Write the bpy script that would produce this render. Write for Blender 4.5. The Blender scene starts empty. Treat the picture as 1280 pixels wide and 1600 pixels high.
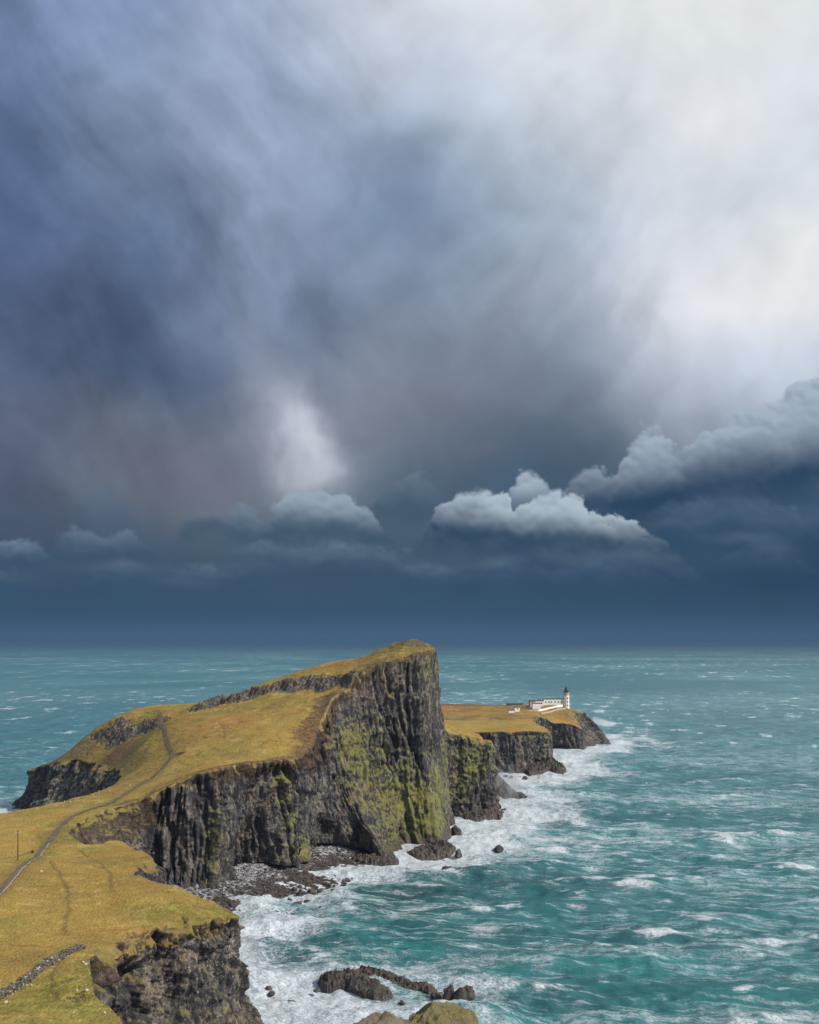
import bpy, bmesh, math, random, time
import numpy as np
from mathutils import Vector, Matrix
from mathutils.geometry import delaunay_2d_cdt

R = math.radians
sc = bpy.context.scene
COL = sc.collection
T_START = time.time()

# ------------------------------------------------------------------ camera
CAMZ = 82.0
FPX = 1700.0            # focal length in pixels of the 1280 px wide photograph
cam = bpy.data.cameras.new('camera')
cam.sensor_fit = 'HORIZONTAL'
cam.sensor_width = 36
cam.lens = 36 * FPX / 1280
cam.shift_y = 205 / 1280
cam.clip_start = 0.5
cam.clip_end = 400000
cam_ob = bpy.data.objects.new('camera', cam)
cam_ob.location = (0, 0, CAMZ)
cam_ob.rotation_euler = (R(90), 0, 0)
COL.objects.link(cam_ob)
sc.camera = cam_ob
sc.view_settings.view_transform = 'Standard'
sc.view_settings.look = 'None'
sc.view_settings.exposure = 0
sc.view_settings.gamma = 1
sc.cycles.max_bounces = 5
sc.cycles.diffuse_bounces = 2
sc.cycles.volume_bounces = 0
sc.cycles.use_denoising = True
sc.cycles.use_adaptive_sampling = True
sc.cycles.adaptive_threshold = 0.01
sc.render.film_transparent = False

# ------------------------------------------------------------------ sun
SUN_DIR = Vector((0.71, -0.33, 0.66)).normalized()      # towards the sun
SUN_EL = math.asin(SUN_DIR.z)
SUN_ROT = math.atan2(SUN_DIR.x, SUN_DIR.y)
sun = bpy.data.lights.new('sun', 'SUN')
sun.energy = 4.6
sun.angle = R(2.0)
sun.color = (1.0, 0.94, 0.86)
sun_ob = bpy.data.objects.new('sun', sun)
sun_ob.rotation_euler = SUN_DIR.to_track_quat('Z', 'Y').to_euler()
sun_ob.location = (100, -100, 300)
COL.objects.link(sun_ob)

# ------------------------------------------------------------------ node helper
class S:
    """wraps a node socket so that shader maths can be written as expressions"""
    def __init__(s, nt, sock): s.nt = nt; s.k = sock
    def _m(s, op, *a, clamp=False):
        n = s.nt.nodes.new('ShaderNodeMath'); n.operation = op; n.use_clamp = clamp
        for i, v in enumerate(a):
            if isinstance(v, S): s.nt.links.new(v.k, n.inputs[i])
            else: n.inputs[i].default_value = v
        return S(s.nt, n.outputs[0])
    def __add__(s, o): return s._m('ADD', s, o)
    __radd__ = __add__
    def __sub__(s, o): return s._m('SUBTRACT', s, o)
    def __rsub__(s, o): return s._m('SUBTRACT', o, s)
    def __mul__(s, o): return s._m('MULTIPLY', s, o)
    __rmul__ = __mul__
    def __truediv__(s, o): return s._m('DIVIDE', s, o)
    def __rtruediv__(s, o): return s._m('DIVIDE', o, s)
    def __neg__(s): return s * -1.0
    def pow(s, p): return s._m('POWER', s, p)
    def abs(s): return s._m('ABSOLUTE', s)
    def sqrt(s): return s._m('SQRT', s)
    def exp(s): return s._m('EXPONENT', s)
    def max(s, o): return s._m('MAXIMUM', s, o)
    def min(s, o): return s._m('MINIMUM', s, o)
    def clamp(s): return s._m('ADD', s, 0.0, clamp=True)
    def ss(s, a, b):
        n = s.nt.nodes.new('ShaderNodeMapRange'); n.interpolation_type = 'SMOOTHSTEP'
        s.nt.links.new(s.k, n.inputs['Value'])
        lo, hi = (a, b) if a < b else (b, a)
        n.inputs['From Min'].default_value = lo; n.inputs['From Max'].default_value = hi
        n.inputs['To Min'].default_value = 0.0 if a < b else 1.0
        n.inputs['To Max'].default_value = 1.0 if a < b else 0.0
        return S(s.nt, n.outputs['Result'])

class NT:
    def __init__(s, nt): s.nt = nt
    def node(s, t): return s.nt.nodes.new(t)
    def link(s, a, b): s.nt.links.new(a.k if isinstance(a, S) else a, b)
    def w(s, sock): return S(s.nt, sock)
    def vec(s, x, y, z=0.0):
        n = s.node('ShaderNodeCombineXYZ')
        for i, v in enumerate((x, y, z)):
            if isinstance(v, S): s.link(v, n.inputs[i])
            else: n.inputs[i].default_value = v
        return s.w(n.outputs[0])
    def sep(s, v):
        n = s.node('ShaderNodeSeparateXYZ'); s.link(v, n.inputs[0])
        return [s.w(n.outputs[i]) for i in range(3)]
    def noise(s, v, scale=1.0, detail=4.0, rough=0.5, dist=0.0, dim='3D', col=False, kind=None):
        n = s.node('ShaderNodeTexNoise'); n.noise_dimensions = dim
        if kind: n.noise_type = kind
        s.link(v, n.inputs['Vector'])
        n.inputs['Scale'].default_value = scale; n.inputs['Detail'].default_value = detail
        n.inputs['Roughness'].default_value = rough; n.inputs['Distortion'].default_value = dist
        return s.w(n.outputs['Color' if col else 'Fac'])
    def voro(s, v, scale=1.0, feature='F1', out='Distance', rnd=1.0):
        n = s.node('ShaderNodeTexVoronoi'); n.feature = feature
        s.link(v, n.inputs['Vector']); n.inputs['Scale'].default_value = scale
        n.inputs['Randomness'].default_value = rnd
        return s.w(n.outputs[out])
    def mix(s, f, a, b):
        n = s.node('ShaderNodeMix'); n.data_type = 'RGBA'
        if isinstance(f, S): s.link(f, n.inputs[0])
        else: n.inputs[0].default_value = f
        for v, i in ((a, 6), (b, 7)):
            if isinstance(v, S): s.link(v, n.inputs[i])
            else: n.inputs[i].default_value = (v[0], v[1], v[2], 1)
        return s.w(n.outputs[2])
    def colmul(s, c, f):
        n = s.node('ShaderNodeVectorMath'); n.operation = 'SCALE'
        s.link(c, n.inputs[0])
        if isinstance(f, S): s.link(f, n.inputs[3])
        else: n.inputs[3].default_value = f
        return s.w(n.outputs[0])
    def vadd(s, a, b):
        n = s.node('ShaderNodeVectorMath'); n.operation = 'ADD'
        s.link(a, n.inputs[0])
        if isinstance(b, S): s.link(b, n.inputs[1])
        else: n.inputs[1].default_value = b
        return s.w(n.outputs[0])
    def vmul(s, a, b):
        n = s.node('ShaderNodeVectorMath'); n.operation = 'MULTIPLY'
        s.link(a, n.inputs[0])
        if isinstance(b, S): s.link(b, n.inputs[1])
        else: n.inputs[1].default_value = b
        return s.w(n.outputs[0])
    def ramp(s, f, stops, interp='B_SPLINE'):
        n = s.node('ShaderNodeValToRGB'); s.link(f, n.inputs[0])
        r = n.color_ramp; r.interpolation = interp
        while len(r.elements) > 1: r.elements.remove(r.elements[-1])
        r.elements[0].position = stops[0][0]; r.elements[0].color = (*stops[0][1], 1)
        for p, c in stops[1:]:
            e = r.elements.new(p); e.color = (*c, 1)
        return s.w(n.outputs[0])
    def curve(s, f, pts, x0, x1, y0, y1):
        """piecewise smooth 1-D function through pts (x, y)"""
        n = s.node('ShaderNodeFloatCurve')
        s.link((f - x0) / (x1 - x0), n.inputs['Value'])
        c = n.mapping.curves[0]
        q = [((x - x0) / (x1 - x0), (y - y0) / (y1 - y0)) for x, y in pts]
        c.points[0].location = q[0]; c.points[1].location = q[-1]
        for p in q[1:-1]: c.points.new(*p)
        n.mapping.update()
        return s.w(n.outputs[0]) * (y1 - y0) + y0
    def attr(s, name):
        n = s.node('ShaderNodeAttribute'); n.attribute_name = name
        return s.w(n.outputs['Fac'])

def lin(c):
    return tuple(((v / 255) / 12.92 if v / 255 <= 0.04045 else ((v / 255 + 0.055) / 1.055) ** 2.4) for v in c)

# ------------------------------------------------------------------ numpy noise
_rng = np.random.RandomState(7)
_PERM = _rng.permutation(4096).astype(np.int32)
_PERM = np.concatenate([_PERM, _PERM])
_g = _rng.normal(size=(4096, 3)); _g /= np.linalg.norm(_g, axis=1)[:, None]
_G3 = _g.astype(np.float32)
_a = _rng.rand(4096) * 2 * np.pi
_G2 = np.stack([np.cos(_a), np.sin(_a)], 1).astype(np.float32)

def perlin2(x, y, seed=0):
    x = np.asarray(x, np.float32) + seed * 17.31; y = np.asarray(y, np.float32) + seed * 5.77
    xi = np.floor(x).astype(np.int32); yi = np.floor(y).astype(np.int32)
    xf = x - xi; yf = y - yi
    u = xf * xf * xf * (xf * (xf * 6 - 15) + 10); v = yf * yf * yf * (yf * (yf * 6 - 15) + 10)
    def c(ox, oy):
        h = _PERM[(_PERM[(xi + ox) & 4095] + yi + oy) & 4095]
        return _G2[h, 0] * (xf - ox) + _G2[h, 1] * (yf - oy)
    a = c(0, 0); b = c(1, 0); d = c(0, 1); e = c(1, 1)
    p = a + u * (b - a); q = d + u * (e - d)
    return (p + v * (q - p)) * 1.5

def perlin3(x, y, z, seed=0):
    x = np.asarray(x, np.float32) + seed * 17.31; y = np.asarray(y, np.float32) + seed * 5.77
    z = np.asarray(z, np.float32) + seed * 9.13
    xi = np.floor(x).astype(np.int32); yi = np.floor(y).astype(np.int32); zi = np.floor(z).astype(np.int32)
    xf = x - xi; yf = y - yi; zf = z - zi
    fd = lambda t: t * t * t * (t * (t * 6 - 15) + 10)
    u = fd(xf); v = fd(yf); w = fd(zf)
    def c(ox, oy, oz):
        h = _PERM[(_PERM[(_PERM[(xi + ox) & 4095] + yi + oy) & 4095] + zi + oz) & 4095]
        return _G3[h, 0] * (xf - ox) + _G3[h, 1] * (yf - oy) + _G3[h, 2] * (zf - oz)
    a = c(0,0,0); a += u * (c(1,0,0) - a)
    b = c(0,1,0); b += u * (c(1,1,0) - b)
    a += v * (b - a)
    d = c(0,0,1); d += u * (c(1,0,1) - d)
    e = c(0,1,1); e += u * (c(1,1,1) - e)
    d += v * (e - d)
    return (a + w * (d - a)) * 1.6

def fbm2(x, y, oct=5, gain=0.5, lac=2.03, seed=0, mode=''):
    s = 0; a = 1.0; t = 0; f = 1.0
    for i in range(oct):
        n = perlin2(x * f, y * f, seed + i * 1.7)
        if mode == 'billow': n = np.abs(n) * 2 - 0.6
        elif mode == 'ridge': n = 0.6 - np.abs(n) * 2
        s = s + a * n; t += a; a *= gain; f *= lac
    return s / t

def fbm3(x, y, z, oct=5, gain=0.5, lac=2.03, seed=0, mode=''):
    s = 0; a = 1.0; t = 0; f = 1.0
    for i in range(oct):
        n = perlin3(x * f, y * f, z * f, seed + i * 1.7)
        if mode == 'billow': n = np.abs(n) * 2 - 0.6
        elif mode == 'ridge': n = 0.6 - np.abs(n) * 2
        s = s + a * n; t += a; a *= gain; f *= lac
    return s / t

def sstep(a, b, x):
    t = np.clip((x - a) / (b - a), 0, 1)
    return t * t * (3 - 2 * t)

def lin(c):
    return tuple(((v / 255) / 12.92 if v / 255 <= 0.04045 else ((v / 255 + 0.055) / 1.055) ** 2.4) for v in c)
# ------------------------------------------------------------------ sky chart: colour of the cloud cover by direction
# U = 640 + 1700 tan(azimuth), V = 1005 - 1700 tan(elevation)/cos(azimuth): only a direction, the same from anywhere
SKY_U0, SKY_U1, SKY_V0, SKY_V1, SKY_STEP = -200.0, 1480.0, -260.0, 1012.0, 1.3

def box_blur(a, r):
    for ax in (0, 1):
        for _ in range(2):
            p = np.pad(a, [(r + 1, r) if i == ax else (0, 0) for i in range(2)], mode='edge')
            c = np.cumsum(p, axis=ax, dtype=np.float64)
            n = a.shape[ax]
            hi = np.take(c, range(2 * r + 1, 2 * r + 1 + n), axis=ax); lo = np.take(c, range(0, n), axis=ax)
            a = ((hi - lo) / (2 * r + 1)).astype(np.float32)
    return a

def sky_chart():
    u = np.arange(SKY_U0, SKY_U1, SKY_STEP, dtype=np.float32)
    v = np.arange(SKY_V0, SKY_V1, SKY_STEP, dtype=np.float32)
    U, V = np.meshgrid(u, v)
    k = 0.001
    wx = fbm2(U * k * 2.4, V * k * 2.4, 5, 0.52, seed=1); wy = fbm2(U * k * 2.4, V * k * 2.4, 5, 0.52, seed=2)
    sx = fbm2(U * k * 9, V * k * 9, 4, 0.5, seed=3); sy = fbm2(U * k * 9, V * k * 9, 4, 0.5, seed=4)
    # streak direction leans from upper left to lower right on the left, the other way on the right
    fx = U - 575 + wx * 90; fy = 860 - V + wy * 90
    fa = np.arctan2(fx, fy); fr = np.hypot(fx, fy)
    fan = fbm2(fa * 3.1 + wx * 0.6, fr * 0.0024 + wy * 0.5, 4, 0.45, seed=6) * sstep(120, 420, fr)
    fan2 = fbm2(fa * 8 + wx * 1.2, fr * 0.006 + wy * 0.9, 5, 0.5, seed=7) * sstep(150, 450, fr)
    ql = (U * 0.80 - V * 0.60) * k; sl = (U * 0.60 + V * 0.80) * k
    qr = (U * 0.78 + V * 0.62) * k; sr = (V * 0.78 - U * 0.62) * k
    left = sstep(820, 480, U + wx * 120)
    stl = fbm2(ql * 6.5 + wx * .35, sl * 1.7 + wy * .3, 5, 0.5, seed=26) + 0.5 * fbm2(ql * 17 + wx * .8, sl * 4.2, 4, 0.5, seed=27)
    str_ = fbm2(qr * 6.0 + wx * .35, sr * 1.8 + wy * .3, 5, 0.5, seed=28) + 0.5 * fbm2(qr * 15 + wx * .8, sr * 4.2, 4, 0.5, seed=29)
    streak = stl * left + str_ * (1 - left)
    puff = fbm2(U * k * 5.2 + wx * 0.8, V * k * 5.2 + wy * 0.8, 6, 0.43, seed=8)
    fine = fbm2(U * k * 15 + wx * 1.2, V * k * 15 + wy * 1.2, 5, 0.45, seed=9)
    big = fbm2(U * k * 2.0 + wy * .5, V * k * 2.4, 4, 0.5, seed=10)
    amp = sstep(960, 700, V)
    Uw = U + (wx * 80 + streak * 55 + sx * 8) * amp
    Vw = V + (wy * 75 + streak * 30 + puff * 30 + sy * 8) * amp
    cols = SKY_COLS
    cx = np.array([c[0] for c in cols], np.float32)
    rows = []
    for x, stops in cols:
        yy = [s[0] for s in stops]
        rows.append([np.interp(np.arange(0, 1012), yy, [lin(s[1])[c] for s in stops]) for c in range(3)])
    rows = np.array(rows, np.float32)                       # column, channel, row
    ker = np.hanning(91); ker /= ker.sum()
    for i in range(rows.shape[0]):
        for c in range(3):
            r = rows[i, c]; p = np.pad(r, 45, mode='edge'); q = np.convolve(p, ker, 'valid')
            t = sstep(840, 900, np.arange(1012.0)); rows[i, c] = q * (1 - t) + r * t
    vi = np.clip(Vw, 0, 1010.9); v0 = vi.astype(np.int32); vf = vi - v0
    # cubic-like blend between columns
    ui = np.clip(np.interp(Uw.ravel(), cx, np.arange(len(cx))).reshape(U.shape), 0, len(cx) - 1.0001)
    c0 = ui.astype(np.int32); cf = ui - c0; cf = cf * 0.45 + 0.55 * (cf * cf * (3 - 2 * cf))
    img = np.zeros(U.shape + (3,), np.float32)
    for c in range(3):
        T = rows[:, c, :]
        a = T[c0, v0] * (1 - vf) + T[c0, v0 + 1] * vf
        b = T[c0 + 1, v0] * (1 - vf) + T[c0 + 1, v0 + 1] * vf
        img[..., c] = a * (1 - cf) + b * cf
    def mixc(m, col):
        col = np.array(col, np.float32)
        img[:] = img + (col - img) * np.clip(m, 0, 1)[..., None]
    def blob(cx_, cy_, rx, ry, rot, u_, v_):
        a = u_ - cx_; b = v_ - cy_; c, s_ = math.cos(rot), math.sin(rot)
        return np.exp(-((a * c + b * s_) / rx) ** 2 - ((b * c - a * s_) / ry) ** 2)
    bright = np.clip((U * 0.0009 - V * 0.0006), 0, 1)
    vf_ = sstep(930, 640, V)
    tex = (streak * 0.42 + fan * 0.14 + fan2 * 0.10 + puff * 0.26 + big * 0.12 + fine * 0.13 - 0.03) * (1 - bright * 0.72) * vf_
    img *= np.clip(1 + tex * 1.0 + 0.07 * vf_ * (1 - bright), 0.5, 1.45)[..., None]
    lm_ = img.max(-1, keepdims=True); img *= np.where(lm_ > 0.7, (0.7 + 0.22 * (1 - np.exp(-(lm_ - 0.7) / 0.22))) / np.maximum(lm_, 1e-4), 1)
    # a little colour drift, violet-grey against slate
    drift = (puff * 0.5 + big * 0.6) * vf_ * 0.03
    img[..., 0] *= 0.965 + drift * 0.5; img[..., 2] *= 0.985 - drift * 0.2
    Ug = U + wx * 60 + puff * 45 + sx * 4; Vg = V + wy * 60 + puff * 40 + sy * 5
    mixc(blob(300, 585, 165, 62, 0.72, Ug, Vg) * 0.5, lin((66, 83, 112)))
    mixc(blob(385, 650, 60, 45, 0.9, Ug, Vg) * 0.45, lin((74, 84, 106)))
    mixc(blob(250, 700, 200, 62, 0.35, Ug, Vg) * 0.3, lin((112, 115, 129)))
    mixc(blob(345, 770, 90, 40, 0.0, Ug, Vg) * 0.4, lin((116, 119, 131)))
    mixc(blob(445, 620, 55, 130, -0.45, Ug, Vg) * 0.42, lin((166, 170, 186)))
    mixc(blob(560, 610, 40, 150, 0.35, Ug, Vg) * 0.18, lin((160, 165, 180)))
    mixc(blob(560, 690, 130, 70, 0.3, Ug, Vg) * 0.25, lin((140, 144, 158)))
    Uj = U + sx * 26 + wx * 60; Vj = V + sy * 26 + wy * 50 + puff * 30
    gap = np.clip(blob(505, 698, 46, 48, 0.5, Uj, Vj) * 0.7 + blob(482, 665, 40, 60, -0.5, Uj, Vj) * 0.42 + blob(490, 690, 95, 85, 0, Uj, Vj) * 0.25 + blob(545, 735, 34, 16, 0.5, Uj, Vj) * 0.5, 0, 1)
    mixc((gap * 0.62 + 0.38 * sstep(0.1, 0.9, gap + fine * 0.3)) * np.clip(0.84 + fine * 0.5, 0, 1), lin((196, 197, 205)))
    mixc(blob(520, 735, 60, 30, 0.2, Ug, Vg) * 0.5, lin((180, 184, 194)))
    mixc(blob(740, 620, 150, 60, 0.1, Ug, Vg) * 0.4, lin((116, 122, 138)))
    mixc(blob(800, 690, 130, 36, 0.0, Ug, Vg) * 0.5, lin((88, 102, 120)))
    mixc(blob(1200, 475, 170, 42, -0.4, Ug, Vg) * 0.6, lin((236, 236, 238)))
    mixc(blob(1110, 180, 120, 60, 0, Ug, Vg) * 0.4, lin((238, 238, 240)))

    lum = img.mean(-1, keepdims=True); img[:] = lum + (img - lum) * (0.88 - 0.14 * sstep(700, 200, U) * sstep(500, 200, V))[..., None]
    fz = sstep(430, 600, V) * sstep(880, 780, V); img[..., 0] *= 1 - 0.05 * fz; img[..., 2] *= 1 + 0.06 * fz
    def cumulus(top, xr, lo, hi, ctop, cbase, seed, alpha=1.0, rough=16.0, soft=3.0, vend=None, tilt=0.0, uc=0.0):
        vend = vend or lo + 45
        x0, x1 = xr
        px = np.array([p[0] for p in top], float); py = np.array([p[1] for p in top], float)
        t = np.interp(u, px, py).astype(np.float32)
        kk = max(3, int(9 / SKY_STEP)); t = np.convolve(np.pad(t, kk, mode='edge'), np.ones(2 * kk + 1) / (2 * kk + 1), 'valid')[None, :]
        wu = U + sx * 20; wv = V + sy * 20
        b1 = fbm2(wu * 0.019, wv * 0.023, 5, 0.5, seed=seed, mode='billow')
        b2 = fbm2(wu * 0.05, wv * 0.058, 4, 0.55, seed=seed + 20, mode='billow')
        b3 = fbm2(U * 0.008, V * 0.011, 4, 0.5, seed=seed + 31)
        h = V - t + b1 * rough * 1.5 + b2 * rough * 0.55 + b3 * rough * 1.1
        side = sstep(x0, x0 + 34, U + b1 * 20) * sstep(x1, x1 - 34, U + b1 * 20)
        softv = soft * 1.6 + 2 + np.clip(b3 + 0.2, 0, 1) * 34
        m = sstep(0, 1, h / softv) * side
        Vb = V - tilt * (U - uc) + b3 * 26 + b1 * 7
        fade = sstep(vend, lo - 6, V - tilt * (U - uc) + b3 * 16)
        # relief: light comes from above right
        H = box_blur(np.clip(h, -6, 46).astype(np.float32) + b1 * 13 + b2 * 6, 2)
        gy, gx = np.gradient(H)
        rel = np.clip((gy * 0.85 - gx * 0.35) * 0.5, -0.6, 0.9)
        lit0 = sstep(lo, hi, Vb)
        lit = np.clip(lit0 * 0.84 + rel * 0.17 * (0.25 + 0.75 * lit0) + b3 * 0.12 + 0.02 + 0.10 * sstep(16, 0, h) * lit0, 0, 1)
        lit = box_blur(lit.astype(np.float32), 1)[..., None]
        c = np.array(cbase, np.float32) * (1 - lit) + np.array(ctop, np.float32) * lit
        a = np.clip(m * fade * alpha, 0, 1)[..., None]
        img[:] = img + (c - img) * a

    L = lin
    cumulus([(560,800),(610,745),(640,724),(670,732),(700,790),(740,860)], (560,740), 800, 728, L((108,128,146)), L((64,86,106)), 1, 0.7, soft=9)
    cumulus([(862,800),(890,744),(912,724),(935,722),(955,742),(978,702),(998,672),(1030,662),(1060,706),(1090,674),(1130,654),(1180,636),(1215,618),(1240,592),(1280,574),(1400,560),(1700,640)], (846,1900), 768, 668, L((164,179,196)), L((42,68,94)), 2, 0.95, 14, vend=860, tilt=-0.17, uc=1090)
    cumulus([(1000,800),(1050,776),(1120,770),(1200,778),(1280,790),(1500,800)], (1000,1700), 845, 770, L((88,110,132)), L((44,72,100)), 3, 0.75, soft=16)
    cumulus([(640,850),(665,812),(690,790),(720,785),(760,800)], (630,780), 850, 790, L((120,140,158)), L((60,84,104)), 14, 0.7, 11, soft=8)
    cumulus([(780,800),(798,752),(818,734),(842,732),(858,756),(885,810)], (775,905), 800, 745, L((168,183,198)), L((90,110,130)), 11, 0.95, 10)
    cumulus([(650,850),(674,804),(700,780),(716,760),(745,757),(785,760),(808,788),(840,767),(870,758),(900,770),(930,794),(980,808),(1020,828),(1060,862),(1100,890)], (645,1110), 838, 772, L((176,191,204)), L((50,75,98)), 5, 0.97, 13, vend=905, tilt=0.10, uc=800)
    cumulus([(395,850),(416,796),(440,768),(470,757),(500,758),(540,770),(585,792),(606,826),(650,868)], (392,655), 838, 772, L((150,168,184)), L((58,82,104)), 6, 0.93, 13, vend=895)
    cumulus([(260,850),(285,800),(310,790),(350,800),(372,776),(400,792),(450,840)], (250,460), 835, 785, L((118,137,156)), L((62,86,108)), 7, 0.8, 11, soft=8)
    cumulus([(70,860),(95,826),(140,820),(165,830),(195,818),(225,838),(260,860)], (66,262), 862, 818, L((106,124,145)), L((60,84,108)), 8, 0.85, 9, soft=7)
    cumulus([(-400,860),(-100,830),(0,836),(40,834),(70,850),(95,868)], (-500,104), 868, 832, L((110,130,151)), L((60,84,108)), 9, 0.9, 9, soft=5)
    cumulus([(330,880),(372,846),(420,836),(470,842),(530,834),(600,846),(660,860),(700,884)], (325,705), 885, 836, L((112,132,150)), L((56,82,105)), 41, 0.75, 12, soft=10)
    cumulus([(110,910),(150,884),(190,880),(240,886),(300,872),(350,880),(420,905)], (105,430), 912, 874, L((98,118,139)), L((55,82,107)), 42, 0.7, 11, soft=9)
    cumulus([(600,905),(640,880),(690,874),(740,884),(800,872),(860,880),(930,866),(1000,878),(1060,900)], (595,1070), 912, 872, L((92,113,134)), L((53,80,105)), 43, 0.65, 12, soft=9)
    cumulus([(1080,900),(1130,858),(1180,848),(1230,856),(1290,880),(1400,870),(1500,900)], (1075,1600), 896, 850, L((76,100,124)), L((46,73,100)), 44, 0.55, 11, soft=9)
    cumulus([(-300,900),(-100,884),(0,880),(60,888),(110,905)], (-400,120), 912, 880, L((84,106,128)), L((54,81,106)), 45, 0.5, 11, soft=9)
    for i, (cx_, cy_, w_, al) in enumerate([(190, 888, 46, .35), (290, 905, 60, .2), (345, 882, 70, .18), (660, 884, 50, .3), (775, 880, 30, .3), (900, 872, 80, .2), (985, 876, 34, .2), (1165, 850, 60, .32), (1210, 862, 40, .22), (30, 900, 60, .15)]):
        mm = blob(cx_, cy_, w_, 9, 0, U + sx * 30, V + puff * 16 + sy * 12)
        mixc(mm * al, L((104, 122, 142)))
    # storm murk along the horizon
    hz = np.interp(v, [850, 905, 960, 993, 1003, 1012], np.arange(6))
    hc = np.array([L((52,77,102)), L((50,75,100)), L((56,83,109)), L((66,95,124)), L((65,93,121)), L((60,88,115))], np.float32)
    hcol = np.stack([np.interp(hz, np.arange(6), hc[:, c]) for c in range(3)], -1)[:, None, :]
    side = (1 - 0.12 * sstep(500, 1300, U) * sstep(980, 900, V))[..., None]
    m = (sstep(885, 962, V + big * 20 * amp + puff * 10) * 0.85)[..., None]
    img[:] = img + (hcol * side - img) * m
    img *= (1 + (fine * 0.05 + puff * 0.05) * sstep(1000, 900, V))[..., None]
    return img
SKY_COLS = [
 (0,    [(0,(100,127,172)),(120,(84,114,160)),(230,(78,106,152)),(360,(76,96,136)),(480,(82,98,130)),(600,(88,96,121)),(700,(86,92,115)),(780,(78,88,111)),(850,(66,86,110)),(900,(56,83,110)),(960,(60,90,120)),(1003,(70,102,138))]),
 (213,  [(0,(112,138,182)),(120,(120,143,182)),(240,(110,133,170)),(360,(92,114,152)),(480,(74,92,126)),(590,(74,90,116)),(680,(96,103,120)),(760,(102,107,121)),(830,(74,93,115)),(900,(55,82,108)),(960,(61,91,120)),(1003,(72,105,142))]),
 (400,  [(0,(160,175,208)),(120,(135,152,186)),(240,(142,158,190)),(360,(133,148,180)),(480,(116,131,160)),(600,(100,110,134)),(690,(118,122,136)),(760,(108,113,125)),(830,(74,95,116)),(900,(59,85,110)),(960,(65,94,124)),(1003,(75,110,150))]),
 (640,  [(0,(212,216,229)),(120,(186,195,216)),(230,(140,158,188)),(360,(118,138,168)),(480,(120,134,160)),(600,(128,134,150)),(680,(108,116,132)),(760,(82,100,118)),(830,(70,94,115)),(900,(57,84,110)),(960,(64,95,125)),(1003,(72,108,150))]),
 (853,  [(0,(232,234,241)),(120,(216,220,231)),(240,(194,203,219)),(360,(170,183,204)),(470,(156,167,188)),(560,(138,148,166)),(650,(96,108,126)),(740,(70,90,110)),(830,(62,88,112)),(900,(50,79,107)),(960,(55,88,120)),(1003,(70,105,145))]),
 (1066, [(0,(237,239,243)),(120,(226,229,237)),(240,(216,220,231)),(360,(210,214,227)),(480,(216,218,228)),(560,(196,199,211)),(640,(158,163,178)),(720,(88,108,130)),(830,(60,86,111)),(900,(45,75,105)),(960,(50,82,118)),(1003,(62,98,140))]),
 (1280, [(0,(233,235,241)),(120,(223,226,236)),(240,(216,221,232)),(360,(227,229,235)),(470,(233,234,238)),(560,(206,209,221)),(630,(178,184,200)),(720,(76,102,128)),(830,(56,80,107)),(900,(38,66,98)),(960,(48,80,115)),(1003,(62,92,135))]),
]
# ------------------------------------------------------------------ world
world = bpy.data.worlds.new('World')
sc.world = world
world.use_nodes = True
world.cycles.sampling_method = 'MANUAL'
world.cycles.sample_map_resolution = 512
world.node_tree.nodes.clear()
N = NT(world.node_tree)
_chart = sky_chart()
_h, _w = _chart.shape[:2]
_img = bpy.data.images.new('cloud_cover', _w, _h, float_buffer=True)
_img.colorspace_settings.name = 'Linear Rec.709'
_px = np.ones((_h, _w, 4), np.float32); _px[..., :3] = _chart[::-1]
_img.pixels.foreach_set(_px.ravel()); _img.update(); _img.pack()
tc = N.node('ShaderNodeTexCoord')
dx, dy, dz = N.sep(tc.outputs['Generated'])
az = dx._m('ARCTAN2', dx, dy)                       # 0 = +Y, positive to the right
el = dz / (dx * dx + dy * dy).max(1e-6).sqrt()
azc = az.max(-1.15).min(1.15)
U = azc._m('TANGENT', azc) * 1700.0 + 640.0
V = 1005.0 - (el / azc._m('COSINE', azc)) * 1700.0
it = N.node('ShaderNodeTexImage'); it.image = _img; it.extension = 'EXTEND'; it.interpolation = 'Cubic'
N.link(N.vec((U - SKY_U0) / (SKY_U1 - SKY_U0), 1.0 - (V - SKY_V0) / (SKY_V1 - SKY_V0)), it.inputs[0])
sky = N.w(it.outputs[0])
st = N.node('ShaderNodeTexSky'); st.sky_type = 'NISHITA'; st.sun_disc = False
st.sun_elevation = SUN_EL; st.sun_rotation = SUN_ROT
bn = N.noise(tc.outputs['Generated'], 2.6, 3, 0.6, 0.4)
back = N.mix(bn.ss(0.42, 0.62), N.colmul(N.w(st.outputs[0]), 0.10), (0.62, 0.65, 0.70))
sky = N.mix(az.abs().ss(0.75, 1.5), sky, back)
bg = N.node('ShaderNodeBackground'); N.link(sky, bg.inputs[0]); bg.inputs[1].default_value = 1.0
wo = N.node('ShaderNodeOutputWorld'); world.node_tree.links.new(bg.outputs[0], wo.inputs[0])
# ------------------------------------------------------------------ layout helpers
def Wp(px, py, Y):                # a surveyed point: bearing and dip seen from the viewpoint, at distance Y
    return ((px - 640) * Y / FPX, Y, CAMZ - (py - 1005) * Y / FPX)
def Sp(px, py, z=0.0):            # the same at a known height
    Y = (CAMZ - z) * FPX / (py - 1005)
    return ((px - 640) * Y / FPX, Y, z)

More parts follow.
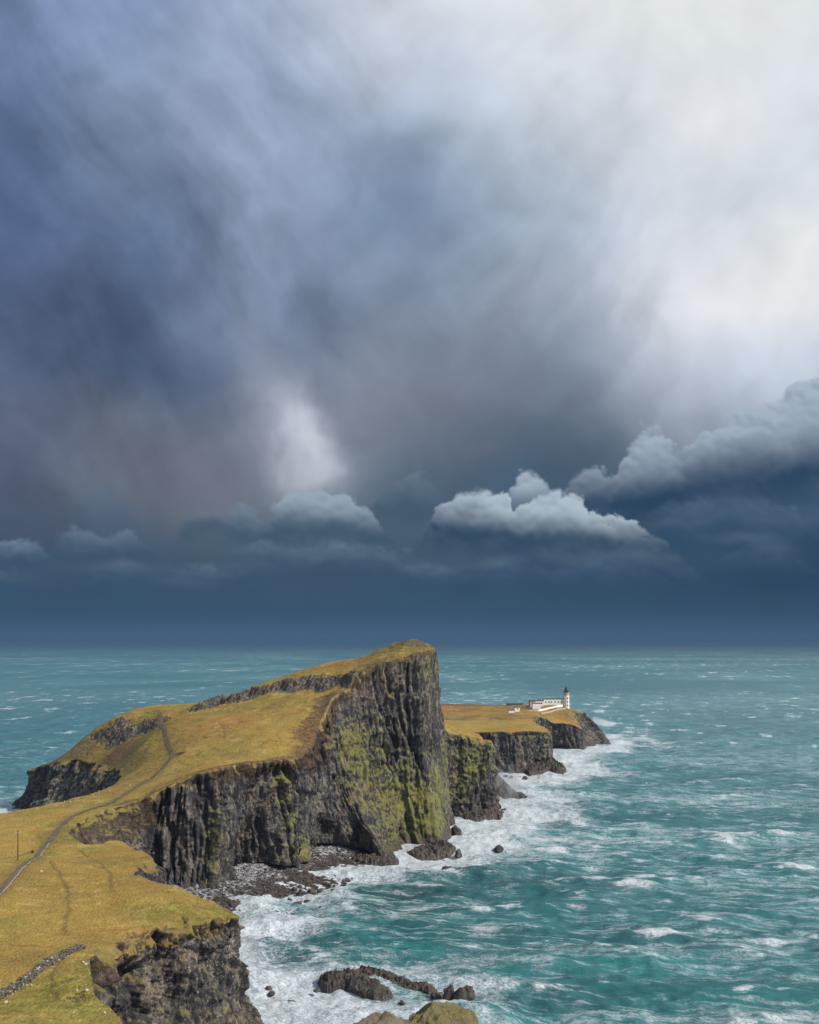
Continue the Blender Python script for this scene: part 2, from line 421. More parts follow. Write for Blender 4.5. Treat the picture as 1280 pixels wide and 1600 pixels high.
def link(o, parent=None):
    COL.objects.link(o)
    if parent: o.parent = parent
    return o
def mesh_np(name, V, F, mat, smooth=True, attrs=None, parent=None):
    """F: (n,3) or (n,4) int array"""
    V = np.ascontiguousarray(V, np.float32); F = np.ascontiguousarray(F, np.int32)
    me = bpy.data.meshes.new(name)
    n = F.shape[1]
    me.vertices.add(len(V)); me.vertices.foreach_set('co', V.ravel())
    me.loops.add(F.size); me.loops.foreach_set('vertex_index', F.ravel())
    me.polygons.add(len(F)); me.polygons.foreach_set('loop_start', np.arange(0, F.size, n, dtype=np.int32))
    me.polygons.foreach_set('loop_total', np.full(len(F), n, np.int32))
    me.polygons.foreach_set('use_smooth', np.full(len(F), smooth, bool))
    for k, a in (attrs or {}).items():
        at = me.attributes.new(k, 'FLOAT', 'POINT'); at.data.foreach_set('value', np.ascontiguousarray(a, np.float32))
    me.update(); me.validate()
    if mat: me.materials.append(mat)
    return link(bpy.data.objects.new(name, me), parent)
def tag(o, label=None, cat=None, group=None, kind=None):
    if label: o['label'] = label
    if cat: o['category'] = cat
    if group: o['group'] = group
    if kind: o['kind'] = kind
    return o

# ------------------------------------------------------------------ survey of the coast: (cliff top), (cliff foot)
COAST = [
 ((60,-30,80),(75,-20,0)), ((14,5,79.5),(30,10,0)), ((3,14,74.5),(20,40,0)), ((-12,25,66),(5,60,0)), ((-28,80,48),(-8,90,0)), ((-40,125,34),(-22,125,0)),
 (Wp(185,1600,149),(-33,150,0)), (Wp(148,1548,163),(-42,168,0)), (Wp(140,1502,179),(-47,181,0)), (Wp(160,1482,189),(-47,187,0)),
 (Wp(190,1475,196),(-51,189,0)), (Wp(240,1453,210),(-43,189,0)), (Wp(300,1440,216),(-37,195,0)), (Wp(345,1430,222),(-30,205,0)),
 (Wp(372,1432,226),(-26,222,0)), (Wp(343,1412,230),(-28,232,0)), (Wp(300,1395,233),(-38,240,0)), (Wp(245,1376,245),(-48,250,0)),
 (Wp(208,1367,254),(-60,257,8)), (Wp(222,1352,263),(-61,265,0)), (Wp(238,1338,278),(-62,279,0)), (Wp(215,1325,290),(-68,293,0)),
 (Wp(185,1313,299),(-76,303,10)), (Wp(140,1317,291),(-84,297,20)), (Wp(105,1304,299),(-91,303,26)), (Wp(116,1290,307),(-92,309,25)),
 (Wp(150,1268,325),(-88,315,20)), (Wp(190,1256,342),(-80,326,12)), (Wp(235,1245,356),Sp(236,1385,3)), (Wp(265,1226,358),Sp(268,1389,3)),
 (Wp(300,1212,360),Sp(300,1392,3)), (Wp(345,1200,362),Sp(345,1392,2)), (Wp(382,1193,373),Sp(372,1352,4)), (Wp(420,1188,384),Sp(418,1350,4)),
 (Wp(448,1184,390),Sp(455,1352,3)), (Wp(470,1180,396),Sp(488,1344,3)), (Wp(490,1163,408),Sp(503,1319,5)), (Wp(497,1140,420),Sp(534,1320,4)),
 (Wp(508,1112,434),Sp(570,1327,3)), (Wp(522,1088,446),Sp(602,1346,1)), (Wp(552,1066,455),Sp(615,1347,-1)), (Wp(585,1045,460),Sp(622,1334,-1)),
 (Wp(618,1032,463),Sp(645,1325,-1)), (Wp(650,1024,466),Sp(678,1328,-1)), (Wp(676,1020,470),Sp(702,1318,-1)), (Wp(684,1036,478),Sp(708,1306,-1)),
 (Wp(684,1080,486),Sp(704,1296,-1)), (Wp(688,1125,494),Sp(709,1290,-1)), (Wp(700,1145,502),Sp(710,1281,-1)), (Wp(722,1147,513),Sp(728,1279,-1)),
 (Wp(746,1151,517),Sp(752,1276,-1)), (Wp(767,1156,522),Sp(776,1272,-1)), ((39.2,540,34),(42.5,540,-1)), ((36,600,33),(40,600,-1)), ((37,650,30),(42,660,-1)),
 (Wp(738,1143,686),Sp(770,1212,-1)), (Wp(772,1142,684),Sp(786,1211,-1)), (Wp(800,1143,684),Sp(806,1212,-1)), (Wp(835,1142,688),Sp(842,1209,-1)),
 (Wp(856,1143,696),Sp(872,1208,-1)), ((89,722,26),(96,720,-1)), ((87,770,27),(97,785,-1)), (Wp(840,1125,812),(105,818,-1)), (Wp(866,1131,834),Sp(868,1172,-1)),
 (Wp(893,1132,838),Sp(898,1173,-1)), (Wp(910,1140,842),Sp(913,1173,-1)), ((131,858,20),(143,862,-1)), (Wp(893,1111,884),Sp(930,1168,-1)),
 (Wp(899,1109,896),Sp(946,1166,-1)), (Wp(901,1110,908),Sp(947,1161,-1)), ((134,930,26),(160,940,-1)), ((108,950,27),(118,978,-1)), ((70,962,27),(75,990,-1)), ((30,958,28),(30,985,-1)),
 ((-55,930,25),(-72,955,-1)), ((-80,800,25),(-105,800,-1)), ((-90,660,25),(-118,650,-1)), ((-115,600,28),(-140,612,-1)), ((-150,572,26),(-170,590,-1)),
 (Wp(62,1198,548),Sp(26,1262,-1)), (Wp(66,1196,530),Sp(22,1268,-1)), (Wp(95,1188,515),(-182,505,-1)), (Wp(140,1189,494),(-163,462,-1)), (Wp(172,1198,466),(-152,430,-1)), (Wp(190,1210,436),(-142,415,-1)),
 (Wp(176,1228,402),(-135,390,-1)), (Wp(100,1251,362),(-138,352,-1)), (Wp(40,1264,346),(-146,338,-1)), (Wp(-10,1274,335),(-152,326,-1)),
 ((-150,290,30),(-175,290,-1)), ((-200,200,35),(-230,200,-1)), ((-200,50,60),(-230,50,-1)), ((-150,-60,78),(-170,-80,-1)), ((0,-90,80),(0,-120,-1)),
]
GROUND = [Wp(*p) for p in [
 (0,1600,146),(60,1560,163),(0,1450,200),(100,1400,230),(250,1402,226),(0,1350,245),(150,1350,262),(60,1312,290),(28,1345,264),(0,1300,298),(100,1272,328),
 (200,1232,370),(268,1183,408),(300,1202,385),(240,1222,376),(350,1152,420),(400,1100,462),(330,1114,464),(480,1122,430),(430,1152,408),(498,1093,447),(300,1150,432),
 (230,1152,452),(150,1165,505),(100,1180,530),(205,1178,455),(215,1200,420),(250,1113,508),(205,1113,515),(150,1138,535),(300,1103,506),(330,1095,503),(400,1073,499),(450,1056,495),(520,1038,488),
 (580,1020,482),(620,1004,480),(650,998,478),(676,1004,474),(640,1012,470),(560,1048,470),
 (700,1116,870),(760,1110,890),(700,1101,925),(760,1102,925),(800,1128,760),(820,1110,870),(720,1136,705),(790,1137,720),(885,1108,900),(855,1102.5,898),(872,1101.5,902),(842,1104.5,892),(845,1111.5,862),(868,1108,876),(845,1120,820),(885,1122,862)]]
GROUND += [(-60,560,44),(0,540,66),(6,512,50),(22,528,36),(32,530,35.5),(14,540,35),(-120,570,36),(-20,620,36),(20,560,38),(0,700,29),(-50,650,31),(-160,555,26),
 (-80,120,34),(-80,100,38),(-120,100,42),(-60,60,48),(-40,30,62),(-5,-10,80.3),(0,4,80.2),(-100,0,74),(-60,-50,80),(40,-60,80),(-150,200,33),(-130,260,31),(0,10,77),(0,800,26),(-40,850,27)]

def tps(P, smooth):
    X = np.array([p[:2] for p in P], float) / 100; z = np.array([p[2] for p in P], float)
    d = np.linalg.norm(X[:, None] - X[None], axis=2); K = d ** 2 * np.log(d + 1e-9)
    n = len(X); A = np.zeros((n + 3, n + 3)); A[:n, :n] = K + np.eye(n) * smooth
    A[:n, n] = 1; A[:n, n+1:] = X; A[n:, :n] = A[:n, n:].T
    w = np.linalg.solve(A, np.concatenate([z, [0, 0, 0]]))
    def f(x, y):
        x = np.asarray(x, float); sh = x.shape; q = np.stack([x.ravel(), np.asarray(y, float).ravel()], 1) / 100
        out = np.empty(len(q))
        for i in range(0, len(q), 40000):
            b = q[i:i+40000]; dd = np.linalg.norm(b[:, None] - X[None], axis=2)
            out[i:i+40000] = (dd ** 2 * np.log(dd + 1e-9)) @ w[:n] + w[n] + b @ w[n+1:]
        return out.reshape(sh)
    return f
T0 = tps([t for t, f in COAST] + GROUND, 0.004)

# signed distance to an open polyline (positive on its left side when walking along it)
def poly_sd(x, y, pts):
    x = np.asarray(x, float); y = np.asarray(y, float)
    best = np.full(x.shape, 1e9); sg = np.ones(x.shape); along = np.zeros(x.shape); L = 0
    for (ax, ay), (bx, by) in zip(pts[:-1], pts[1:]):
        ex, ey = bx - ax, by - ay; l = math.hypot(ex, ey)
        t = np.clip(((x - ax) * ex + (y - ay) * ey) / (l * l), 0, 1)
        d = np.hypot(x - ax - t * ex, y - ay - t * ey)
        c = ex * (y - ay) - ey * (x - ax)
        m = d < best
        best[m] = d[m]; sg[m] = np.sign(c[m]) + (c[m] == 0); along[m] = L + t[m] * l; L += l
    return best * sg, along, L

CRAG = [Wp(*p)[:2] for p in [(120,1168,522),(150,1147,520),(200,1128,498),(236,1127,492),(300,1117,492),(350,1106,488),(400,1094,483),(450,1082,478),(500,1074,470),(535,1070,464),(556,1064,459)]]
SCARS = [  # little soil scars (slumps) in the turf: pixel bearing/dip/distance, drop in metres
 [Wp(*p)[:2] for p in [(190,1466,200),(200,1450,206),(225,1446,209),(240,1454,208)]],
 [Wp(*p)[:2] for p in [(245,1448,211),(270,1441,214),(300,1438,216)]],
 [Wp(*p)[:2] for p in [(268,1430,218),(290,1427,219)]],
 [Wp(*p)[:2] for p in [(268,1158,414),(280,1165,412),(292,1168,410)]],
 [Wp(*p)[:2] for p in [(95,1568,160),(105,1566,161),(118,1560,163)]],
 [Wp(*p)[:2] for p in [(325,1440,221),(345,1428,223),(362,1430,224)]],
 [Wp(*p)[:2] for p in [(480,1100,440),(500,1098,441),(515,1094,443)]],
 [Wp(*p)[:2] for p in [(480,1086,450),(505,1082,452),(520,1085,450)]],
]
PATH_PTS = [Wp(*p) for p in [(-40,1424,208),(0,1385,226),(25,1358,240),(50,1333,262),(75,1306,290),(100,1288,310),(128,1271,328),(165,1252,346),(195,1238,362),(225,1217,378),(250,1200,394),(268,1184,408),(268,1172,418),(262,1158,432),(256,1140,456),(252,1126,482),(249,1113,507)]]

def crag_field(x, y):
    d, s, L = poly_sd(x, y, CRAG)
    gap = 1 - 0.85 * np.exp(-((s - 66) / 7) ** 2)
    gap *= sstep(0, 25, s) * 1.0
    n = fbm2(x * 0.09, y * 0.09, 3, seed=31)
    return d + n * 6.0, s / L, gap
def ground_z(x, y, detail=True):
    x = np.asarray(x, float); y = np.asarray(y, float)
    z = T0(x, y)
    d, t, gap = crag_field(x, y)
    hgt = (2.4 + 3.8 * t) * gap * (0.75 + 0.9 * fbm2(x * 0.05, y * 0.05, 2, seed=33))
    z = z + hgt * (sstep(-4.4, 1.6, d) - sstep(-22, 20, d))
    if detail:
        far = np.clip(y / 300, 0.5, 2.2)
        near = sstep(30, 60, np.abs(y))
        z = z + (fbm2(x * 0.03, y * 0.03, 4, seed=40) * 0.9 + fbm2(x * 0.15, y * 0.15, 4, seed=41) * 0.45 + fbm2(x * 0.55, y * 0.55, 3, 0.6, seed=49) * 0.2 * (np.hypot(x, y) < 560)) * near
        rk = np.exp(-((d + 1) / 4.2) ** 2) * gap
        z = z + rk * (fbm2(x * 0.4, y * 0.4, 4, 0.6, seed=42, mode='ridge') * 2.6 + fbm2(x * 1.6, y * 1.6, 2, seed=47) * 0.7)
        for i, sc_ in enumerate(SCARS):
            ds, ss, L = poly_sd(x, y, sc_)
            ends = sstep(0, L * .25, ss) * sstep(L, L * .75, ss)
            dd = ds + fbm2(x * 0.5, y * 0.5, 3, seed=50 + i) * 1.0
            z = z - 0.9 * ends * sstep(1.2, -0.1, dd) * sstep(-5, -1.0, dd)
        # far common: lumpy rocky swell before the lighthouse
        f = np.exp(-((y - 800) / 45) ** 2) * sstep(-60, 20, x)
        z = z + f * (fbm2(x * 0.05, y * 0.05, 4, 0.6, seed=44, mode='ridge') * 1.3 + 0.5)
        # summit roughness
        q = np.exp(-(((x - 5) / 26) ** 2 + ((y - 473) / 20) ** 2))
        z = z + q * (fbm2(x * 0.16, y * 0.16, 4, 0.6, seed=45) * 1.5)
    return z

# ------------------------------------------------------------------ resample the coast
top = np.array([t for t, f in COAST], float); foot = np.array([f for t, f in COAST], float)
def catmull(P, ts):
    n = len(P); i = np.floor(ts).astype(int); f = (ts - i)[:, None]
    p0, p1, p2, p3 = P[(i - 1) % n], P[i % n], P[(i + 1) % n], P[(i + 2) % n]
    cr = 0.5 * ((2 * p1) + (-p0 + p2) * f + (2 * p0 - 5 * p1 + 4 * p2 - p3) * f ** 2 + (-p0 + 3 * p1 - 3 * p2 + p3) * f ** 3)
    return cr * 0.6 + (p1 * (1 - f) + p2 * f) * 0.4
n0 = len(COAST); ts = []
for i in range(n0):
    a, b = top[i], top[(i + 1) % n0]; fa, fb = foot[i], foot[(i + 1) % n0]
    L = max(np.linalg.norm(a[:2] - b[:2]), np.linalg.norm(fa[:2] - fb[:2]))
    ym = max(30, (a[1] + b[1]) / 2)
    step = ym * 0.00115
    vis = 6 <= i <= 70
    if not vis: step = 6.0 if not (78 <= i <= 93) else 1.0
    if 51 <= i <= 54 or 71 <= i <= 78: step = 2.0
    k = max(2, int(L / step)); ts += [i + j / k for j in range(k)]
ts = np.array(ts)
tx = catmull(top, ts)[:, :2]; fo = catmull(foot, ts)
# outward horizontal normal
def tangent(P):
    d = np.roll(P, -1, 0) - np.roll(P, 1, 0)
    return d / (np.linalg.norm(d, axis=1)[:, None] + 1e-9)
def smooth_closed(a, k):
    w = np.hanning(2 * k + 3)[1:-1]; w /= w.sum()
    p = np.concatenate([a[-k:], a, a[:k]]); return np.stack([np.convolve(p[:, c], w, 'valid') for c in range(a.shape[1])], 1)
tan = smooth_closed(tangent(tx) + tangent(fo[:, :2]) * 0.8, 14)
tan /= np.linalg.norm(tan, axis=1)[:, None] + 1e-9
nrm = np.stack([tan[:, 1], -tan[:, 0]], 1)         # land is on the left when walking the coast, sea on the right
mid = (tx + fo[:, :2]) / 2
arc = np.concatenate([[0], np.cumsum(np.linalg.norm(np.diff(mid, axis=0), axis=1))])
dist = np.clip(mid[:, 1], 60, 900)
near = np.clip(dist / 400, 0.55, 1.5)
# the wandering of the brink itself
br = fbm2(arc / 17, arc * 0, 3, seed=60) * 1.7 + fbm2(arc / 4.5, arc * 0, 4, 0.6, seed=61) * 1.1 + fbm2(arc / 1.3, arc * 0, 2, seed=62) * 0.25
br *= sstep(0.5, 7, ts) * sstep(n0 - 0.5, n0 - 3, ts)
br_m = br * np.clip(near, .6, 1.2)
tx2 = tx + nrm * br_m[:, None]
tz = ground_z(tx2[:, 0], tx2[:, 1])
M = len(ts)
NR = 150
v = np.linspace(0, 1, NR) ** 1.04
hgt = np.maximum(tz - fo[:, 2], 0.5)
# profile: horizontal run as a function of the drop; a steep upper wall, a slightly flaring foot
g = (0.58 * v + 0.30 * sstep(0.55, 1.0, v) + 0.12 * np.clip((v - 0.85) / 0.15, 0, 1) ** 2)
Vc = v[None, :]
Z = tz[:, None] - hgt[:, None] * Vc
X = tx2[:, 0:1] + (fo[:, 0:1] - tx[:, 0:1]) * g[None, :]
Y = tx2[:, 1:2] + (fo[:, 1:2] - tx[:, 1:2]) * g[None, :]
A = np.repeat(arc[:, None], NR, 1)
wv = sstep(0, 0.10, Vc)                             # relief is free below the brink
nr_ = near[:, None]
wob = fbm2(A / 30, Z / 45, 3, seed=70)
A2 = A + wob * 5
Dg = fbm2(A / 34 , Z / 160, 3, seed=71) * 6.5                                           # buttresses
Dm = fbm2(A2 / 11, Z / 62, 4, 0.55, seed=72, mode='ridge') * 4.4                         # pillars and gullies
cz = fbm2(A2 / 60, Z / 30, 2, seed=77)
Dk = fbm2(A2 / 3.4, Z / 42 + cz, 4, 0.6, seed=73, mode='ridge') * 1.9                          # columns
Db = fbm3(A / 5.5, Z / 5.0, A * 0 + 3, 5, 0.58, seed=74) * 2.0                            # blocks
led = (np.abs(((Z + wob * 9 + fbm2(A / 9, Z / 60, 2, seed=78) * 4) / 8.5) % 1 - 0.5) * 2) ** 3 * 0.9                 # ledges between lava beds
Df = fbm3(A / 1.5, Z / 2.3, A * 0 + 9, 4, 0.6, seed=75) * 0.9
ck1 = np.exp(-(fbm2(A2 / 9, Z / 90, 3, 0.6, seed=85) / 0.045) ** 2); ck2 = np.exp(-(fbm2(A2 / 4, Z / 40, 3, 0.6, seed=86) / 0.06) ** 2)
dpk = np.exp(-((ts[:, None] - 43) / 4.5) ** 2)
D = Dg * 0.8 + Dm * 1.1 + Dk * 1.05 * nr_ ** 0.4 + Db * 1.15 + led - 0.6 + Df * nr_ ** .5 - ck1 * 3.2 - ck2 * 1.3
# caves and wave-cut undercuts at the very foot
cave = np.clip(fbm2(A / 9, A * 0, 2, seed=79) - 0.12, 0, 1) * sstep(0.78, 0.90, Vc) * 7
lim = np.clip(hgt[:, None] / 22, 0.12, 1.0)
calm = (sstep(0.5, 7, ts) * sstep(n0 - 0.5, n0 - 3, ts))[:, None]
sheer = 1 - 0.62 * sstep(42.5, 43.5, ts[:, None]) * sstep(48.5, 47.5, ts[:, None]) - 0.3 * sstep(48.7, 49.2, ts[:, None]) * sstep(67, 66, ts[:, None])
D = D * sheer + (Db * 1.1 + fbm2(A / 7, Z / 9, 4, 0.6, seed=88) * 2.2 - Dk * 0.7) * sstep(5, 6.5, ts[:, None]) * sstep(16, 14.5, ts[:, None]) - ck1 * 2.5 * sstep(16, 14, ts[:, None]) - 12 * np.exp(-((ts[:, None] - 9.7) / 1.5) ** 2) * sstep(0.08, 0.3, Vc)
D = (D * lim - cave * lim) * wv * calm
D = D + (0.9 * sstep(0, 0.02, Vc) * sstep(.12, .02, Vc)) * 0.3 * lim
X = X + nrm[:, 0:1] * D; Y = Y + nrm[:, 1:2] * D
Z = Z + (fbm3(A / 3, Z / 3, A * 0, 3, seed=76) * 0.5) * sstep(0, 0.05, Vc) * sstep(1.0, 0.9, Vc) * lim
Vcliff = np.stack([X, Y, Z], -1).reshape(-1, 3)
i0 = np.arange(M)[:, None] * NR + np.arange(NR - 1)[None, :]
i1 = (((np.arange(M) + 1) % M)[:, None]) * NR + np.arange(NR - 1)[None, :]
Fcliff = np.stack([i0, i0 + 1, i1 + 1, i1], -1).reshape(-1, 4)

# attributes on the cliff: turf lip, lichen, guano, wetness
def near3(P, c, r):
    return np.exp(-(((P[..., 0] - c[0]) / r[0]) ** 2 + ((P[..., 1] - c[1]) / r[1]) ** 2 + ((P[..., 2] - c[2]) / r[2]) ** 2))
Pc = np.stack([X, Y, Z], -1)
lich = np.zeros(X.shape)
for (px, py, Yd, rx, rz, w) in [(562,1165,437,13,11,.9),(575,1205,432,11,9,.95),(600,1180,440,14,14,.6),(598,1238,428,8,9,.7),(640,1250,445,16,14,.95),(665,1280,445,13,12,1.0),(690,1230,450,8,18,.9),
                                (640,1200,450,12,12,.65),(614,1300,420,3,11,.8),(650,1110,455,18,16,.15),(672,1040,472,12,9,.7),(695,1180,485,5,14,1.0),(700,1240,485,5,10,.9),
                                (735,1190,515,14,12,1.0),(720,1220,515,12,14,.8),(760,1180,520,8,10,.8),(720,1155,512,12,4,.7),
                                (440,1230,385,5,9,.8),(450,1280,385,5,9,.6),(328,1315,350,3,13,.9),(472,1325,395,6,6,.9),(330,1360,350,3,4,.6),
                                (840,1160,688,16,9,.55),(856,1150,692,10,7,.6),(780,1150,688,30,4,.25),(870,1150,838,12,7,.4)]:
    c = Wp(px, py, Yd); lich = np.maximum(lich, w * near3(Pc, c, (rx, 26, rz)))
guano = near3(Pc, Wp(330, 1480, 222), (34, 40, 15)) * 1.0 + near3(Pc, Wp(655, 1070, 460), (26, 30, 14)) * .4 + near3(Pc, Wp(500, 1090, 440), (26, 30, 7)) * .7 + near3(Pc, Wp(110, 1225, 495), (38, 50, 18)) * 1.2
drop = tz[:, None] - Z
soft = np.zeros(M)
for (a, b) in [(21.5, 28.5), (35.5, 39), (6, 6.5)]:
    soft = np.maximum(soft, sstep(a - .6, a + .4, ts) * sstep(b + .6, b - .4, ts))
lipdepth = 1.6 + 2.6 * np.clip(fbm2(A / 8, A * 0, 4, seed=80) + 0.3, 0, 2) 
lip = sstep(1.25, 0.55, drop / lipdepth + fbm2(A / 2.2, Z / 2.0, 3, seed=81) * 0.4)
earth = soft[:, None] * sstep(16, 5, drop) + 0.25 * (sstep(78, 79, ts) * sstep(93, 92, ts))[:, None] + 0.9 * (sstep(30, 31, ts) * sstep(42, 40, ts))[:, None] * sstep(9, 2, drop) + 0.6 * (sstep(6, 7, ts) * sstep(15, 14, ts))[:, None] * sstep(7, 1, drop)
orange = near3(Pc, Wp(200, 1535, 190), (6, 14, 6)) + near3(Pc, Wp(480, 1150, 415), (14, 16, 8)) * .35
# ------------------------------------------------------------------ materials
def new_mat(name):
    m = bpy.data.materials.new(name); m.use_nodes = True
    nt = m.node_tree; nt.nodes.clear(); n = NT(nt)
    b = n.node('ShaderNodeBsdfPrincipled'); o = n.node('ShaderNodeOutputMaterial')
    nt.links.new(b.outputs[0], o.inputs[0])
    return m, n, b
def bump(n, b, h, strength=0.6, dist=1.0):
    k = n.node('ShaderNodeBump'); k.inputs['Strength'].default_value = strength; k.inputs['Distance'].default_value = dist
    n.link(h, k.inputs['Height']); n.nt.links.new(k.outputs[0], b.inputs['Normal'])
def plain(name, col, rough=0.8, var=0.15, scale=1.5):
    m, n, b = new_mat(name)
    g = n.node('ShaderNodeNewGeometry')
    f = n.noise(g.outputs['Position'], scale, 4, 0.6)
    c = n.mix(f, tuple(v * (1 - var * 2) for v in col), tuple(min(1, v * (1 + var)) for v in col))
    n.link(c, b.inputs['Base Color']); b.inputs['Roughness'].default_value = rough
    return m

def turf_colour(n, P):
    """dead winter grass: gold, rust and green patches; returns colour and a bump height"""
    a = n.noise(P, 0.018, 3, 0.5); b_ = n.noise(P, 0.075, 5, 0.6, 0.5); c_ = n.noise(P, 0.45, 5, 0.65); f = n.noise(P, 2.4, 4, 0.7)
    green = n.attr('green'); rust = n.attr('rust')
    gold = n.mix((b_ * 0.6 + c_ * 0.4).ss(0.3, 0.7), (0.41, 0.262, 0.064), (0.275, 0.195, 0.050))
    gr = n.mix(c_.ss(0.3, 0.7), (0.140, 0.130, 0.028), (0.245, 0.200, 0.044))
    ru = n.mix(c_.ss(0.35, 0.7), (0.36, 0.185, 0.045), (0.22, 0.11, 0.042))
    col = n.mix((green + (b_ - 0.5) * 1.9 + (a - 0.5) * 1.6 + (c_ - 0.5) * 0.5).ss(0.2, 0.85), gold, gr)
    col = n.mix((rust + (b_ - 0.5) * 1.1 + (c_ - 0.5) * 0.5).ss(0.3, 0.9), col, ru)
    h_ = n.noise(P, 0.042, 6, 0.72, 0.6); k_ = n.noise(P, 0.11, 5, 0.7)
    col = n.mix((h_ + (c_ - 0.5) * 0.25).ss(0.49, 0.63) * 0.6, col, n.mix(c_, (0.13, 0.10, 0.032), (0.22, 0.155, 0.05)))
    col = n.mix((k_ + (c_ - 0.5) * 0.2).ss(0.53, 0.66) * 0.45, col, (0.46, 0.33, 0.11))
    v = (c_ - 0.5) * 1.1 + (f - 0.5) * 0.8 + (b_ - 0.5) * 1.3 + (a - 0.5) * 0.8 + 1.0
    return n.colmul(col, v), b_, c_, f

def rock_colour(n, P):
    x, y, z = n.sep(P)
    Pv = n.vmul(P, (1.0, 1.0, 0.22))
    s1 = n.noise(Pv, 0.25, 6, 0.62, 0.4); s2 = n.noise(Pv, 1.1, 6, 0.68, 0.3); s3 = n.noise(P, 0.7, 6, 0.7); s4 = n.noise(P, 3.6, 4, 0.7)
    tone = (s1 - 0.5) * 0.7 + (s2 - 0.5) * 0.75 + (s3 - 0.5) * 0.6 + (n.noise(Pv, 3.2, 4, 0.7) - 0.5) * 0.35 + 0.5
    c = n.ramp(tone, [(0.30, (0.012, 0.012, 0.016)), (0.44, (0.034, 0.033, 0.038)), (0.52, (0.075, 0.068, 0.066)), (0.60, (0.15, 0.132, 0.118)), (0.72, (0.28, 0.255, 0.225))], 'LINEAR')
    warm = n.noise(P, 0.06, 4, 0.55)
    c = n.mix(warm.ss(0.45, 0.7) * 0.55, c, n.vmul(c, (1.35, 1.0, 0.78)))
    return c, s1, s2, s3, s4

